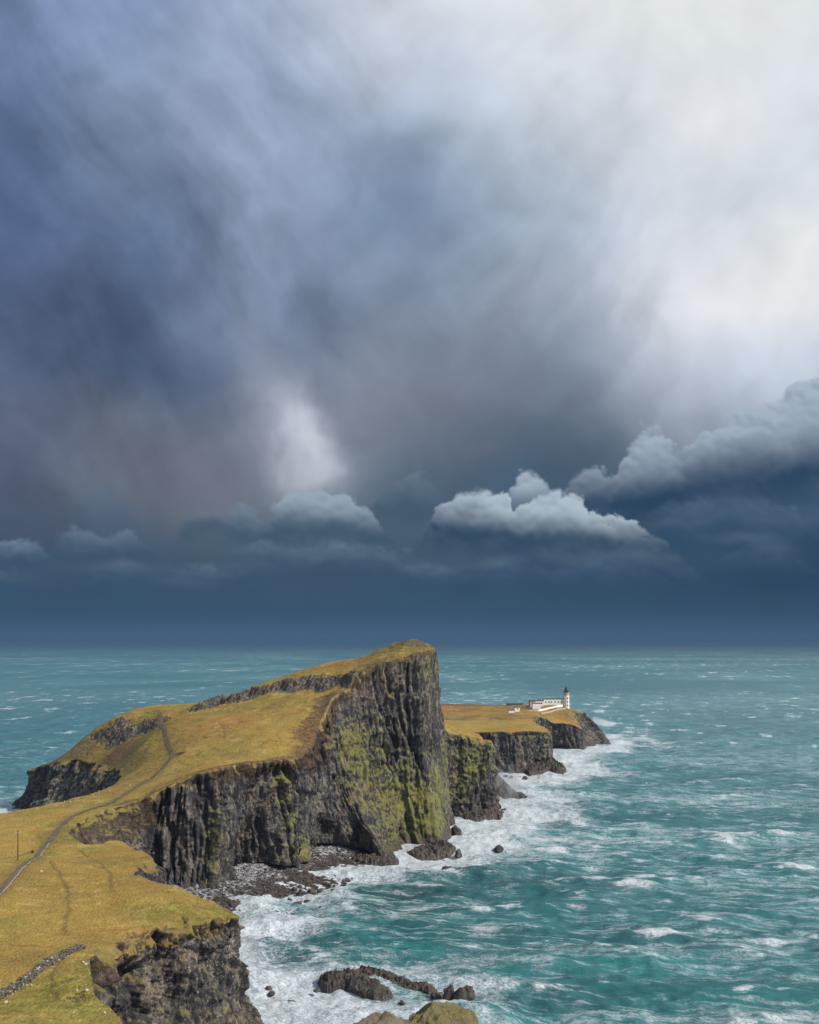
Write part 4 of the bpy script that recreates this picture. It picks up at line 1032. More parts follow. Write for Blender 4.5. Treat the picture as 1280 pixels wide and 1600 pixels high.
_ico = {}
def ico(sub):
    if sub not in _ico:
        bm = bmesh.new(); bmesh.ops.create_icosphere(bm, subdivisions=sub, radius=1)
        bm.verts.ensure_lookup_table()
        _ico[sub] = (np.array([v_.co[:] for v_ in bm.verts]), np.array([[q.index for q in f.verts] for f in bm.faces])); bm.free()
    return _ico[sub]
def rock_shape(seed, size, sub=4, planes=14, rough=0.10, upright=0.0):
    Vr, Fr = ico(sub); r_ = np.random.RandomState(seed)
    pn = r_.normal(size=(planes, 3)); pn[:, 2] = np.abs(pn[:, 2]) * (0.6 if upright else 1.0) ; pn /= np.linalg.norm(pn, axis=1)[:, None]
    pd_ = 0.62 + r_.rand(planes) * 0.35
    dt = Vr @ pn.T; t = np.where(dt > 0.05, pd_ / np.maximum(dt, 0.05), 9).min(1)
    t = np.minimum(t, 1.15)
    f = fbm3(Vr[:, 0] * 2.2 + seed, Vr[:, 1] * 2.2, Vr[:, 2] * 2.2, 5, 0.6, seed=seed % 50) * rough * 3 + fbm3(Vr[:, 0] * 6 + seed, Vr[:, 1] * 6, Vr[:, 2] * 6, 3, 0.6, seed=3, mode='ridge') * rough
    W = Vr * (t + f)[:, None] * np.array(size)[None]
    return W, Fr
def add_rock(name, label, cat, loc, size, seed, rot=0.0, sub=4, planes=14, rough=0.1, group=None, mat=None, upright=0.0):
    W, Fr = rock_shape(seed, size, sub, planes, rough, upright)
    c, s_ = math.cos(rot), math.sin(rot)
    W = np.stack([W[:, 0] * c - W[:, 1] * s_, W[:, 0] * s_ + W[:, 1] * c, W[:, 2]], 1)
    o = mesh_np(name, W, Fr, mat or M_rock, sub > 3)
    o.location = loc
    return tag(o, label, cat, group)
def ridge_rock(name, label, line, seed, group=None):
    """a long jagged reef: rows across a polyline [(x, y, half width, height)]"""
    L = np.array(line, float); L[:, 3] *= 0.72 if seed < 145 else 1.0; k = np.arange(len(L)); tt = np.linspace(0, len(L) - 1, 240)
    C = np.stack([np.interp(tt, k, L[:, c]) for c in range(4)], 1)
    C = np.stack([np.convolve(np.pad(C[:, c], 8, mode='edge'), np.ones(17) / 17, 'valid') for c in range(4)], 1)
    T = np.gradient(C[:, :2], axis=0); T /= np.linalg.norm(T, axis=1)[:, None]; Nn = np.stack([-T[:, 1], T[:, 0]], 1)
    w = np.linspace(-1, 1, 70); endf = np.clip(np.minimum(np.linspace(0, 1, 240), np.linspace(1, 0, 240)) * 14, 0, 1) ** .5
    Xr = C[:, 0:1] + Nn[:, 0:1] * w[None] * (C[:, 2:3] * (0.5 + .5 * endf[:, None])); Yr = C[:, 1:2] + Nn[:, 1:2] * w[None] * (C[:, 2:3] * (0.5 + .5 * endf[:, None]))
    wx_ = fbm2(Xr / 4, Yr / 4, 3, seed=seed + 1) * 2.5; wy_ = fbm2(Xr / 4, Yr / 4, 3, seed=seed + 2) * 2.5
    prof = (1 - np.abs(w + 0.25 * (w < 0)) ** 1.7)[None] * endf[:, None]
    Zr = C[:, 3:4] * (prof * 1.2 - 0.25) + (fbm2((Xr + wx_) / 3.2, (Yr + wy_) / 3.2, 5, 0.6, seed=seed, mode='ridge') * 2.4 + fbm2(Xr / 1.1, Yr / 1.1, 3, 0.6, seed=seed + 7, mode='ridge') * 0.6 + fbm2(Xr / 8, Yr / 8, 3, seed=seed + 5) * 1.3) * np.clip(C[:, 3:4] / 3, 0.5, 2.6) * np.clip(prof * 2 + 0.3, 0, 1)
    lay = 0.55; Zr = Zr * 0.55 + (np.floor(Zr / lay) * lay + lay * sstep(0.3, 0.9, (Zr / lay) % 1)) * 0.45
    Zr = np.where(np.abs(w)[None] > 0.985, -2.5, Zr); Zr[0] = -2.5; Zr[-1] = -2.5
    idr = np.arange(Xr.size).reshape(Xr.shape)
    o = mesh_np(name, np.stack([Xr, Yr, Zr], -1).reshape(-1, 3), np.stack([idr[:-1, :-1], idr[:-1, 1:], idr[1:, 1:], idr[1:, :-1]], -1).reshape(-1, 4)[:, ::-1], M_rock)
    return tag(o, label, 'reef', group)
def line_px(pts_):
    return [(*Sp(p[0], p[1])[:2], p[2], p[3]) for p in pts_]
ridge_rock('reef', 'long low brown reef awash in the foam, nearest to the viewpoint', line_px([(499,1538,3.5,2.6),(520,1535,4.6,3.4),(545,1533,5,3.4),(570,1541,4.6,3.2),(590,1551,3.6,2.2),(606,1560,2.0,1.2)]), 130)
ridge_rock('reef', 'thin dark reef arm bending right behind the white surge', line_px([(556,1524,2.0,3.0),(580,1526,2.6,2.8),(600,1530,2.6,2.6),(622,1537,2.6,2.2),(642,1543,1.6,1.3),(662,1543,2.0,2.0),(680,1550,1.6,1.4)]), 140)
ridge_rock('reef', 'dark flat reef beside the spray behind the columned buttress', line_px([(776,1226,3,7),(786,1240,5,5.5),(800,1246,5,3.2),(814,1246,3.5,2.2),(822,1248,2.2,1.2)]), 150)
ridge_rock('reef', 'ragged black apron of rock at the right foot of the square far cliff', line_px([(822,1210,4,3.2),(845,1207,6,5.5),(862,1203,7,7),(870,1204,7,5),(874,1210,4,2.5)]), 160)
ridge_rock('reef', 'low stepped ledge at the right foot of the tallest cliff', line_px([(640,1338,5,1.6),(668,1334,6,3.2),(690,1330,6,3.4),(702,1327,4,1.8)]), 170)
ridge_rock('reef', 'flat brown ledge at the left foot of the tallest cliff', line_px([(556,1342,4,1.8),(585,1346,6,2.6),(610,1348,5,2.2),(624,1348,3,1.0)]), 180)
ridge_rock('reef', 'pale rubble apron at the foot of the columned buttress', line_px([(722,1281,3,2.2),(745,1281,4,3.2),(765,1277,4,3.6),(780,1272,3,2.0)]), 190)
ridge_rock('reef', 'long sloping black rock spit running out from below the lighthouse', line_px([(905,1140,8,17),(918,1146,10,13),(930,1154,10,8),(940,1161,8,4),(947,1164,5,1.5)]), 200)
R_ = add_rock
def px_rock(name, label, px, py, wpx, hpx, seed, group=None, cat='rock', up=0.0, rough=.1, planes=12, depth=None):
    """py is the waterline"""
    c = Sp(px, py); s_ = c[1] / FPX; w_ = wpx * s_ / 2; h_ = hpx * s_
    return add_rock(name, label, cat, (c[0], c[1] + (depth or w_ * 0.6), h_ * 0.15), (w_ * 1.35, (depth or w_) * 1.1, h_ * 0.8), seed, seed * 0.7 if not up else 0.2, 4, planes, rough, group, None, up)
px_rock('sea_stack', 'broad leaning dark stack left of the pair at the end of the near reef', 703, 1568, 17, 26, 3, 'stacks at the end of the near reef', 'stack', 1)
px_rock('sea_stack', 'tallest dark tooth in the middle of the stacks ending the near reef', 717, 1570, 19, 30, 5, 'stacks at the end of the near reef', 'stack', 1)
px_rock('sea_stack', 'rounded boulder-like stack standing last on the right of the near reef', 733, 1558, 16, 19, 8, 'stacks at the end of the near reef', 'stack', 1)
for i, (px, py, w_, h_, lb) in enumerate([
 (688,1561,12,12,'squat dark rock just left of the leaning stacks of the near reef'), (678,1556,8,9,'small dark rock between the reef arm and the leaning stacks'),
 (728,1571,12,7,'low wet rock in front of the last two stacks of the near reef'), (668,1549,9,6,'small rock in white water at the bend of the reef arm'),
 (495,1549,8,3,'tiny rock just left of the long brown reef'), (628,1568,9,4,'half drowned rock before the white surge of the near reef'),
 (713,1307,14,17,'upright brown boulder leaning on the foot of the tallest cliff'), (717,1336,9,9,'split black rock standing in surf right of the tallest cliff'),
 (734,1307,9,4,'small flat rock in the foam under the columned buttress'), (779,1331,13,12,'lone round boulder in open surf right of the tallest cliff'),
 (704,1361,19,7,'flat brown rock farthest left of the two lying awash off the tallest cliff'), (727,1357,16,6,'flat brown rock farthest right of the two lying awash off the tallest cliff'),
 (700,1338,5,4,'tiny black rock at the corner of the tallest cliff ledge'), (788,1269,12,7,'dark rock in the surf at the corner of the columned buttress'),
 (776,1277,12,8,'low jagged rock touching the corner of the columned buttress'), (784,1272,8,5,'small dark rock between two others off the columned buttress'),
 (799,1216,5,5,'small black boulder in foam below the square far cliff'), (820,1217,7,5,'dark boulder in foam below the middle of the square far cliff'),
 (791,1214,8,4,'low black rock in foam at the left foot of the square far cliff'), (836,1215,6,4,'low rock in foam below the right part of the square far cliff'),
 (800,1248,12,4,'slab of rock awash before the dark flat reef'), (648,1371,8,3,'low rock awash below the tallest cliff'),
 (470,1398,11,8,'dark boulder at the edge of the shingle in white wash'), (487,1396,14,8,'larger dark boulder at the outer edge of the shingle'), (499,1407,7,5,'round boulder standing clear of the shingle in foam'),
 (460,1392,9,6,'brown boulder on the shingle edge behind the larger ones'), (467,1413,9,5,'dark boulder in foam in front of the shingle'), (501,1420,6,4,'small black boulder farthest out from the shingle'),
 (486,1437,5,4,'small black boulder alone in the foam before the shingle'), (370,1418,24,9,'wide grey boulder nearest to the grassy point'), (500,1395,8,5,'grey boulder in the wash where the shingle narrows'),
 (420,1545,8,5,'dark rock in foam close to the near crag'), (424,1553,10,4,'lower dark rock in foam close to the near crag'), (455,1567,10,3,'sunken rock in foam between the near crag and the reef'),
 ]):
    px_rock('sea_rock', lb, px, py, w_, h_, 20 + i, 'rocks standing in the surf', rough=.13)

# cobbles and boulders strewn over the beach and its wash: past counting
rb = np.random.RandomState(5)
VV, FF, off = [], [], 0
cnt = 0
while cnt < 2600:
    x_ = rb.uniform(-88, -8); y_ = rb.uniform(325, 422)
    zb = float(beach_z(np.array([x_]), np.array([y_]), False)[0])
    if not (-1.3 < zb < 3.6): continue
    if zb < 0 and rb.rand() < 0.72: continue
    sz = 0.18 + 0.62 * rb.rand() ** 3.4
    if zb < 0.2: sz *= 1.25
    if zb > 2.6: sz *= 0.6
    W, Fr = rock_shape(int(rb.randint(0, 40)), (sz * rb.uniform(.8, 1.5), sz * rb.uniform(.7, 1.2), sz * 0.75), 1, 9, 0.08)
    W[:, 0] += x_; W[:, 1] += y_; W[:, 2] += max(zb, -0.25) + 0.12
    VV.append(W); FF.append(Fr + off); off += len(W); cnt += 1
tag(mesh_np('beach_boulders', np.concatenate(VV), np.concatenate(FF), M_rock, False), kind='stuff')

# lichen-covered knoll right under the viewpoint
M_knoll, n, b = new_mat('lichen_rock')
g = n.node('ShaderNodeNewGeometry'); P = g.outputs['Position']; nx, ny, nz = n.sep(g.outputs['Normal'])
a1 = n.noise(P, 2.2, 6, 0.65); a2 = n.noise(P, 13, 7, 0.75); a3 = n.noise(P, 48, 5, 0.75)
c = n.ramp(a1 * 0.5 + a2 * 0.5, [(0.33, (0.05, 0.035, 0.025)), (0.45, (0.20, 0.155, 0.11)), (0.55, (0.36, 0.30, 0.23)), (0.7, (0.52, 0.45, 0.37))], 'LINEAR')
c = n.mix((a2 + (a3 - .5) * .6).ss(0.5, 0.62) * 0.55, c, (0.30, 0.23, 0.06))
c = n.mix(n.attr('moss') * (a2 + (a3 - 0.5) * 0.8).ss(0.38, 0.6), c, n.mix(a3.ss(0.35, 0.65), (0.13, 0.125, 0.02), (0.42, 0.37, 0.10)))
n.link(c, b.inputs['Base Color']); bump(n, b, a2 * 0.8 + a3 * 0.5, 1.0, 0.12); b.inputs['Roughness'].default_value = 0.9
def knoll(label, ptx, pty, Yk, rx, ry, rz, seed, moss):
    """rounded weathered hump whose top stands on the bearing and dip given"""
    Vr, Fr = ico(6)
    r_ = 1 + fbm3(Vr[:, 0] * 1.6 + seed, Vr[:, 1] * 1.6, Vr[:, 2] * 1.6, 3, 0.5, seed=seed) * 0.22 + fbm3(Vr[:, 0] * 5 + seed, Vr[:, 1] * 5, Vr[:, 2] * 5, 5, 0.6, seed=seed, mode='ridge') * 0.075 + fbm3(Vr[:, 0] * 18, Vr[:, 1] * 18, Vr[:, 2] * 18, 3, 0.6, seed=seed) * 0.03 + fbm3(Vr[:, 0] * 38, Vr[:, 1] * 38, Vr[:, 2] * 38, 2, 0.6, seed=seed, mode='ridge') * 0.010
    W = Vr * r_[:, None] * np.array([rx, ry, rz])[None]
    o = mesh_np('mossy_outcrop', W, Fr, M_knoll, True, dict(moss=np.clip(moss + (W[:, 2] / rz - 0.6) * 1.4 + fbm3(W[:, 0] * 6, W[:, 1] * 6, W[:, 2] * 6, 3, seed=4) * .8, 0, 1)))
    o.location = ((ptx - 640) * Yk / FPX, Yk, CAMZ - (pty - 1005) * Yk / FPX - W[:, 2].max()); return tag(o, label, 'outcrop')
YK = 13.0
knoll('pale crusted rock outcrop at the bottom edge, left of the mossy one', 600, 1579, YK - .15, 0.50, .5, 0.62, 61, -0.35)
knoll('rock outcrop topped with yellow moss at the bottom edge of the view', 686, 1567, YK + .1, 0.60, .6, 0.72, 64, 0.55)

# ------------------------------------------------------------------ path
def strip(name, P3, width, mat, lift, off_=0.0, kind='structure', res=1.2, jit=0.15, cross=5):
    Pp = np.array([p[:2] for p in P3]); k = np.arange(len(Pp)); L = np.concatenate([[0], np.cumsum(np.linalg.norm(np.diff(Pp, axis=0), axis=1))])
    t = np.arange(0, L[-1], res); C = np.stack([np.interp(t, L, Pp[:, c]) for c in (0, 1)], 1)
    C = np.stack([np.convolve(np.pad(C[:, c], 6, mode='edge'), np.ones(13) / 13, 'valid') for c in (0, 1)], 1)
    T = np.gradient(C, axis=0); T /= np.linalg.norm(T, axis=1)[:, None]; Nn = np.stack([T[:, 1], -T[:, 0]], 1)
    C = C + Nn * (fbm2(t / 12, t * 0, 2, seed=12)[:, None] * 0.5)
    w = np.linspace(-.5, .5, cross)
    ww = width * (1 + jit * fbm2(t / 5, t * 0, 2, seed=13))[:, None]
    Xs = C[:, 0:1] + Nn[:, 0:1] * (w[None] * ww + off_); Ys = C[:, 1:2] + Nn[:, 1:2] * (w[None] * ww + off_)
    Zs = ground_z(Xs, Ys); Zs = Zs + lift
    ids = np.arange(Xs.size).reshape(Xs.shape)
    o = mesh_np(name, np.stack([Xs, Ys, Zs], -1).reshape(-1, 3), np.stack([ids[:-1, :-1], ids[:-1, 1:], ids[1:, 1:], ids[1:, :-1]], -1).reshape(-1, 4)[:, ::-1], mat)
    return tag(o, kind=kind)
M_path = plain('path_gravel', (0.125, 0.094, 0.068), 0.95, 0.48, 0.9)
M_kerb = plain('path_kerb', (0.33, 0.27, 0.22), 0.9, 0.3, 2.0)
strip('path', PATH_PTS, 1.35, M_path, 0.14, jit=0.6, res=0.7)
strip('path_edging', PATH_PTS[:5], 0.26, M_kerb, 0.24, 0.62, cross=3)

# ------------------------------------------------------------------ small built things
def box_bm(bm, x0, x1, y0, y1, z0, z1, taper=0.0):
    vs = [bm.verts.new(c) for c in ((x0,y0,z0),(x1,y0,z0),(x1,y1,z0),(x0,y1,z0),(x0+taper,y0+taper,z1),(x1-taper,y0+taper,z1),(x1-taper,y1-taper,z1),(x0+taper,y1-taper,z1))]
    for f in ((3,2,1,0),(4,5,6,7),(0,1,5,4),(1,2,6,5),(2,3,7,6),(3,0,4,7)): bm.faces.new([vs[i] for i in f])
def lathe_bm(bm, prof, seg=24, cx=0, cy=0):
    rows = [[bm.verts.new((cx + r * math.cos(2*math.pi*i/seg), cy + r * math.sin(2*math.pi*i/seg), z)) for i in range(seg)] for r, z in prof]
    for a, c in zip(rows[:-1], rows[1:]):
        for i in range(seg): bm.faces.new((a[i], a[(i+1) % seg], c[(i+1) % seg], c[i]))
    bm.faces.new(rows[0][::-1]); bm.faces.new(rows[-1])
def part(name, mat, parent, *boxes, lathes=(), bev=0.0):
    bm = bmesh.new()
    for bx in boxes: box_bm(bm, *bx)
    for l in lathes: lathe_bm(bm, *l)
    if bev: bmesh.ops.bevel(bm, geom=bm.edges[:], offset=bev, segments=1, affect='EDGES')
    me = bpy.data.meshes.new(name); bm.to_mesh(me); bm.free(); me.materials.append(mat)
    return link(bpy.data.objects.new(name, me), parent)
def thing(name, label, cat, loc, rz=0.0, group=None):
    o = bpy.data.objects.new(name, None); link(o); o.empty_display_size = 0.5
    o.location = loc; o.rotation_euler = (0, 0, rz); return tag(o, label, cat, group)
def gz(x, y): return float(ground_z(np.array([x]), np.array([y]))[0])

M_white = plain('whitewash', (0.78, 0.76, 0.72), 0.8, 0.06, 0.8)
M_ochre = plain('ochre_stone', (0.52, 0.46, 0.34), 0.8, 0.12, 1.0)
M_black = plain('black_iron', (0.03, 0.035, 0.04), 0.45, 0.2, 2.0)
M_slate = plain('dark_roof', (0.07, 0.072, 0.08), 0.7, 0.25, 1.0)
M_wall = plain('weathered_render', (0.46, 0.42, 0.36), 0.9, 0.2, 0.7)
M_pink = plain('pinkish_render', (0.55, 0.44, 0.38), 0.9, 0.12, 0.7)
M_door = plain('green_paint', (0.05, 0.12, 0.09), 0.5, 0.1, 2.0)
M_glass, n, b = new_mat('dark_glass'); b.inputs['Base Color'].default_value = (0.03, 0.04, 0.05, 1); b.inputs['Roughness'].default_value = 0.08
M_lamp, n, b = new_mat('lantern_glass'); b.inputs['Base Color'].default_value = (0.09, 0.13, 0.15, 1); b.inputs['Roughness'].default_value = 0.1

LX, LY = Wp(885.3, 1108, 900)[:2]; LZ = gz(LX, LY)
LZT = Wp(885, 1108, 900)[2]
lh_ = thing('lighthouse', 'white lighthouse tower with ochre band and black lantern on the point', 'lighthouse', (LX, LY, LZT - 0.2), 0.12)
part('tower', M_white, lh_, (-2.55, 2.55, -2.55, 2.55, -4, 0.9), lathes=[([(2.42, 0.9), (2.32, 5), (2.16, 11.3)], 32)])
part('gallery', M_ochre, lh_, lathes=[([(2.17, 11.3), (2.2, 12.6), (2.55, 13.3), (2.62, 13.5), (2.62, 13.85), (2.3, 13.85)], 32)])
rl = part('railing', M_black, lh_, lathes=[([(2.5, 14.85), (2.56, 14.85), (2.56, 14.93), (2.5, 14.93)], 32)])
bmr = bmesh.new(); bmr.from_mesh(rl.data)
for i in range(20):
    a = 2 * math.pi * i / 20; lathe_bm(bmr, [(0.05, 13.85), (0.05, 14.9)], 6, 2.5 * math.cos(a), 2.5 * math.sin(a))
bmr.to_mesh(rl.data); bmr.free()
ln = part('lantern', M_black, lh_, lathes=[([(1.62, 13.85), (1.62, 15.0), (1.7, 15.05)], 24)])
part('glazing', M_lamp, ln, lathes=[([(1.5, 15.05), (1.5, 16.75)], 16)])
part('glazing_bars', M_black, ln, *[(1.5 * math.cos(t) - .05, 1.5 * math.cos(t) + .05, 1.5 * math.sin(t) - .05, 1.5 * math.sin(t) + .05, 15.05, 16.75) for t in [k * math.pi / 6 for k in range(12)]])
part('dome', M_black, lh_, lathes=[([(1.75, 16.75), (1.72, 16.95), (1.35, 17.6), (0.7, 18.1), (0.22, 18.3), (0.22, 18.7), (0.05, 18.75), (0.05, 19.9)], 24)])
for z_ in (2.6, 5.6, 8.6):
    w_ = part('window', M_wall, lh_, (0.02, 0.98, -2.42, -2.12, z_, z_ + 1.5)); part('pane', M_glass, w_, (0.16, 0.84, -2.46, -2.3, z_ + .15, z_ + 1.35))
part('door', M_door, lh_, (-0.5, 0.5, -2.62, -2.52, 0.0 - .9, 1.0 - .15))

def building(name, label, cat, px0, px1, Yb, depth, h, zpx, rz=0.0, wins=(), roof='flat', mat=M_white, win_h=1.2, chim=()):
    x0, x1 = (px0 - 640) * Yb / FPX, (px1 - 640) * Yb / FPX
    z0 = CAMZ - (zpx - 1005) * Yb / FPX; w = (x1 - x0)
    t = thing(name, label, cat, (x0, Yb, z0), rz)
    part('wall', mat, t, (0, w, 0, depth, -3.5, h))
    if roof == 'flat':
        r = part('roof', M_slate, t, (-.15, w + .15, -.18, depth + .15, h, h + .38))
    else:
        bm = bmesh.new(); rr_ = roof
        a = [bm.verts.new(c) for c in ((-.2,-.25,h),(w+.2,-.25,h),(w+.2,depth+.25,h),(-.2,depth+.25,h),(-.2,depth/2,h+rr_),(w+.2,depth/2,h+rr_))]
        for f in ((3,2,1,0),(0,1,5,4),(2,3,4,5),(1,2,5),(3,0,4)): bm.faces.new([a[i] for i in f])
        me = bpy.data.meshes.new('roof'); bm.to_mesh(me); bm.free(); me.materials.append(M_slate); r = link(bpy.data.objects.new('roof', me), t)
    for cx in chim: part('chimney', M_pink, r, (cx - .45, cx + .45, depth / 2 - .4, depth / 2 + .4, h + .1, h + 1.7))
    for wx_ in wins:
        f = part('window', M_slate, t, (wx_ - .5, wx_ + .5, -.05, 0.05, h * 0.38, h * 0.38 + win_h)); part('pane', M_glass, f, (wx_ - .38, wx_ + .38, -.08, -.03, h * 0.38 + .12, h * 0.38 + win_h - .12))
    return t
building('keepers_cottage', 'long white flat roofed cottage row joined to the lighthouse', 'cottage', 850, 881.5, 899, 7, 4.6, 1101.5, 0.05, [1.6, 4.2, 6.2, 9.4, 12.2, 14.6])
building('keepers_cottage', 'white cottage with slate roof left of the long cottage row', 'cottage', 836.5, 850, 893, 7, 4.0, 1103, 0.08, [1.6, 3.4, 5.4], roof=1.0, chim=[1.0, 6.0])
building('store_building', 'white block standing in front of the cottages, lowest of the group', 'building', 832.5, 845.6, 872, 5, 4.2, 1107.5, 0.06, [], mat=M_white)
building('gable_house', 'narrow pinkish end house at the left of the cottages', 'house', 829.0, 836.0, 888, 7, 4.6, 1105, 0.1, [1.9], roof=1.3, mat=M_pink)
building('stone_hut', 'little white hut left of the cottages on the moor', 'hut', 804.5, 812.5, 862, 3.5, 2.3, 1110, 0.1, [2.2], win_h=.9)
building('stone_hut', 'lower flat roofed white shed beside the little hut', 'shed', 795, 804, 852, 3, 1.5, 1113.2, 0.1, [], mat=M_white)

def wall_along(name, label, P3, thick, h, mat, cat='wall', below=1.0, follow=None):
    Pp = np.array([p[:2] for p in P3]); L = np.concatenate([[0], np.cumsum(np.linalg.norm(np.diff(Pp, axis=0), axis=1))])
    t = np.linspace(0, L[-1], max(4, int(L[-1] / 1.0))); C = np.stack([np.interp(t, L, Pp[:, c]) for c in (0, 1)], 1)
    T = np.gradient(C, axis=0); T /= np.linalg.norm(T, axis=1)[:, None]; Nn = np.stack([T[:, 1], -T[:, 0]], 1)
    zg = np.interp(t, L, follow) if follow is not None else ground_z(C[:, 0], C[:, 1])
    rows = [np.stack([C[:, 0] + Nn[:, 0] * o_, C[:, 1] + Nn[:, 1] * o_, zg + z_], 1) for o_, z_ in ((thick/2, -below), (thick/2*.8, h), (-thick/2*.8, h), (-thick/2, -below))]
    Vw = np.stack(rows, 1).reshape(-1, 3); m_ = len(t); F = []
    for i in range(m_ - 1):
        for j in range(3): F.append([i*4+j, i*4+j+1, (i+1)*4+j+1, (i+1)*4+j])
    F.append([0, 1, 2, 3]); F.append([(m_-1)*4+3, (m_-1)*4+2, (m_-1)*4+1, (m_-1)*4])
    o = mesh_np(name, Vw, np.array(F), mat, False)
    return tag(o, label, cat)
wp = [Wp(*p) for p in [(812,1111,868),(825,1110.5,864),(842,1109.5,862),(855,1106.5,872),(868,1103.5,884),(879,1101,893)]]
wall_along('boundary_wall', 'long pale wall climbing past the cottages to the lighthouse', wp, 0.6, 0.9, M_white, follow=[p[2] - .7 for p in wp])
wp = [Wp(*p) for p in [(846,1112,856),(856,1110,862),(870,1107.2,874),(884,1104.6,886)]]
wall_along('retaining_wall', 'lower weathered wall along the cliff edge below the cottages', wp, 0.6, 0.8, M_wall, below=1.5)
wp = [Wp(*p) for p in [(791,1100.6,915),(800,1100.8,915),(812,1100.8,915),(817,1100.0,915)]]
wall_along('ruined_wall', 'dark ruined wall on the skyline left of the cottages', wp, 1.2, 0.9, M_slate, follow=[p[2] for p in wp])

# drystone wall on the near turf
rw = np.random.RandomState(9)
DW = [Wp(*p)[:2] for p in [(-30,1578,158),(0,1559,162),(35,1538,168),(80,1507,178),(105,1491,183),(131,1479,187)]]
DWa = np.array(DW); Ld = np.concatenate([[0], np.cumsum(np.linalg.norm(np.diff(DWa, axis=0), axis=1))])
VV, FF, off = [], [], 0
t_ = 0.0
while t_ < Ld[-1]:
    fr_ = t_ / Ld[-1]; Hh = 1.15 * (1 - 0.45 * sstep(.78, 1.0, fr_)) * (1 + 0.12 * math.sin(t_ * .7))
    c = np.array([np.interp(t_, Ld, DWa[:, 0]), np.interp(t_, Ld, DWa[:, 1])]); c2 = np.array([np.interp(t_ + .3, Ld, DWa[:, 0]), np.interp(t_ + .3, Ld, DWa[:, 1])])
    tt_ = c2 - c; tt_ = tt_ / (np.linalg.norm(tt_) + 1e-9); nn_ = np.array([tt_[1], -tt_[0]])
    zg = gz(c[0], c[1]); lev = 0
    while lev * 0.24 < Hh:
        wd = 0.36 * (1 - 0.25 * lev * .24 / Hh)
        for o_ in (-wd, 0.0, wd):
            if lev * .24 > Hh - .3 or o_ != 0.0 or True:
                W, Fr = rock_shape(int(rw.randint(0, 30)), (0.21 + rw.rand() * .12, 0.2 + rw.rand() * .06, 0.15 + rw.rand() * .06), 1, 8, 0.05)
                jj = rw.uniform(-.08, .08, 3)
                p_ = c + nn_ * (o_ + jj[0]) + tt_ * jj[1]
                W = W + np.array([p_[0], p_[1], zg + 0.05 + lev * 0.24 + jj[2] * .5]); VV.append(W); FF.append(Fr + off); off += len(W)
        lev += 1
    t_ += 0.36
M_dry, n, b = new_mat('drystone')
g = n.node('ShaderNodeNewGeometry'); P = g.outputs['Position']
rnd = n.w(g.outputs['Random Per Island']); a1 = n.noise(P, 4, 4, 0.7)
c = n.mix(rnd.ss(0.0, 1.0), (0.045, 0.040, 0.028), (0.15, 0.135, 0.092)); c = n.mix(rnd.ss(0.93, 0.98), c, (0.34, 0.32, 0.26)); c = n.colmul(c, a1 * 1.2 + 0.4)
n.link(c, b.inputs['Base Color']); b.inputs['Roughness'].default_value = 0.9
tag(mesh_np('drystone_wall', np.concatenate(VV), np.concatenate(FF), M_dry, False), 'long grey drystone wall ending on the near green turf', 'wall')

# poles
M_wood = plain('weathered_wood', (0.10, 0.06, 0.035), 0.9, 0.2, 3.0)
M_palewood = plain('pale_wood', (0.34, 0.31, 0.25), 0.9, 0.2, 3.0)
px_, py_, _ = Wp(28, 1345, 264); pz_ = gz(px_, py_)
pl_ = thing('utility_pole', 'tall brown wooden pole with a crossarm beside the path', 'pole', (px_, py_, pz_), 0.3)
part('pole_shaft', M_wood, pl_, lathes=[([(0.15, -.6), (0.13, 3.5), (0.10, 7.2)], 12)])
part('crossarm', M_palewood, pl_, (-0.65, 0.65, -.16, -.06, 6.7, 6.84))
for s_ in (-.5, 0.5): part('insulator', M_white, pl_, lathes=[([(0.05, 6.84), (0.07, 6.9), (0.05, 7.02)], 8, s_, -.11)])
px_, py_, _ = Wp(154.5, 1240, 352); pz_ = gz(px_, py_)
pl_ = thing('marker_pole', 'thin pale pole at the left edge of the saddle', 'pole', (px_, py_, pz_), 0.1)
part('pole_shaft', M_palewood, pl_, lathes=[([(0.13, -.5), (0.10, 3.9)], 10)]); part('pole_cap', M_wall, pl_, lathes=[([(0.14, 3.9), (0.12, 4.05), (0.03, 4.1)], 10)])
c = Wp(51, 1322, 276); 
add_rock('boulder', 'small dark boulder at the left edge of the path past the pole', 'boulder', (c[0], c[1], gz(c[0], c[1]) + .3), (0.38, 0.35, 0.62), 71, 0, 3)
# pale stones along the turf
M_pale = plain('pale_stone', (0.42, 0.39, 0.32), 0.9, 0.2, 2.0)
STN = [(118,1250,361,'pale stone below the marker pole on the saddle edge'),(122,1247,362,'round pale stone by the saddle edge near the marker pole'),(101,1251,360,'pale stone at the left rim of the saddle'),(110,1254,356,'small pale stone on the grass of the saddle rim'),(203,1234,376,'pale stone lying against the right side of the path'),(208,1235,376,'whitish stone right of the path on the saddle'),
 (244,1223,385,'bright stone on the grass between path and cliff edge'),(232,1226,384,'stone on the grass halfway from path to cliff edge'),(257,1216,388,'stone on the turf near the dark cliff corner'),(172,1235,372,'white stone on the grass left of the path'),(64,1367,245,'tiny white stone on the open turf below the path'),(145,1242,366,'small stone just left of the marker pole'),(130,1512,178,'white stone at the brink of the near cleft'),(134,1514,177,'second white stone at the brink of the near cleft'),
 (163,1583,153,'pale stone on the turf nose beside the near cleft'),(120,1551,164,'small pale stone on the green turf near the wall'),(135,1553,163,'pale stone at the brink above the dark cleft'),(9,1565,160,'white stone at the foot of the drystone wall'),(49,1534,168,'stone fallen from the drystone wall')]
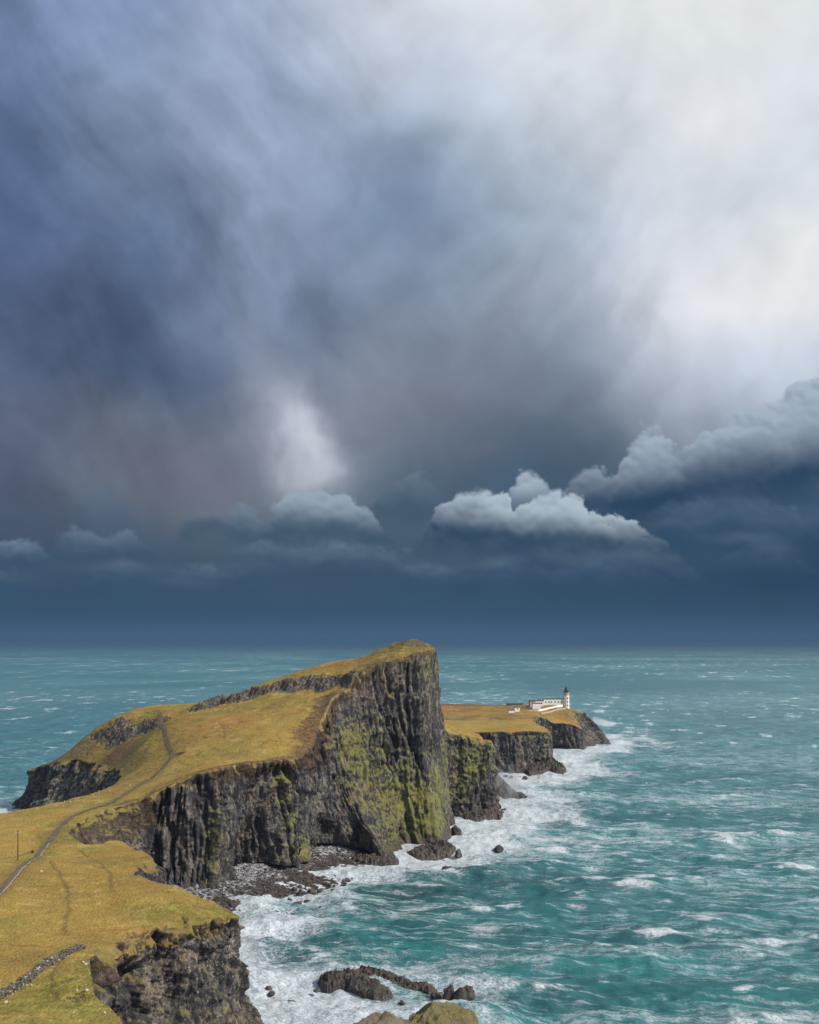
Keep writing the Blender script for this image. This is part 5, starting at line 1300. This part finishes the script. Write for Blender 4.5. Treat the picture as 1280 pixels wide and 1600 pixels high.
for i, (px, py, Yd, lb) in enumerate(STN):
    c = Wp(px, py, Yd); add_rock('stone', lb, 'stone', (c[0], c[1], gz(c[0], c[1]) + .1), (0.26 + .07 * (i % 3), 0.24, 0.22), 80 + i, i, 2, 9, .08, 'pale stones scattered on the turf', M_pale)
print('objects', time.time() - T_START)
# ------------------------------------------------------------------ sea air
def haze_box():
    m = bpy.data.materials.new('sea_haze'); m.use_nodes = True; nt = m.node_tree; nt.nodes.clear()
    v_ = nt.nodes.new('ShaderNodeVolumePrincipled'); o = nt.nodes.new('ShaderNodeOutputMaterial')
    v_.inputs['Color'].default_value = (0.115, 0.21, 0.325, 1); v_.inputs['Density'].default_value = 8e-5; v_.inputs['Anisotropy'].default_value = 0.0
    nt.links.new(v_.outputs[0], o.inputs['Volume'])
    bm = bmesh.new(); box_bm(bm, -160000, 160000, -160000, 160000, -6, 90)
    me = bpy.data.meshes.new('haze'); bm.to_mesh(me); bm.free(); me.materials.append(m)
    h = link(bpy.data.objects.new('haze', me)); tag(h, kind='stuff'); return h
haze_box()

# spray hanging in the coves behind the columned buttress
def spray(loc, rad, dens, seed):
    m = bpy.data.materials.new('spray'); m.use_nodes = True; nt = m.node_tree; nt.nodes.clear(); n = NT(nt)
    tcn = n.node('ShaderNodeTexCoord'); P = tcn.outputs['Object']
    x, y, z = n.sep(P); r2 = (x * x + y * y + z * z)
    nz_ = n.noise(n.vadd(P, (seed, 0, 0)), 2.2, 3, 0.6)
    v_ = n.node('ShaderNodeVolumePrincipled'); o = n.node('ShaderNodeOutputMaterial')
    v_.inputs['Color'].default_value = (0.82, 0.86, 0.9, 1)
    n.link(r2.ss(1.0, 0.0) * (nz_ + z * -0.15).ss(0.38, 0.75) * dens, v_.inputs['Density'])
    nt.links.new(v_.outputs[0], o.inputs['Volume'])
    Vr, Fr = ico(3)
    ob = mesh_np('sea_spray', Vr, Fr, m); ob.location = loc; ob.scale = rad; tag(ob, kind='stuff')
spray((50, 590, 5), (13, 55, 15), 0.045, 1.0)
spray((152, 915, 4), (22, 45, 9), 0.035, 5.0)
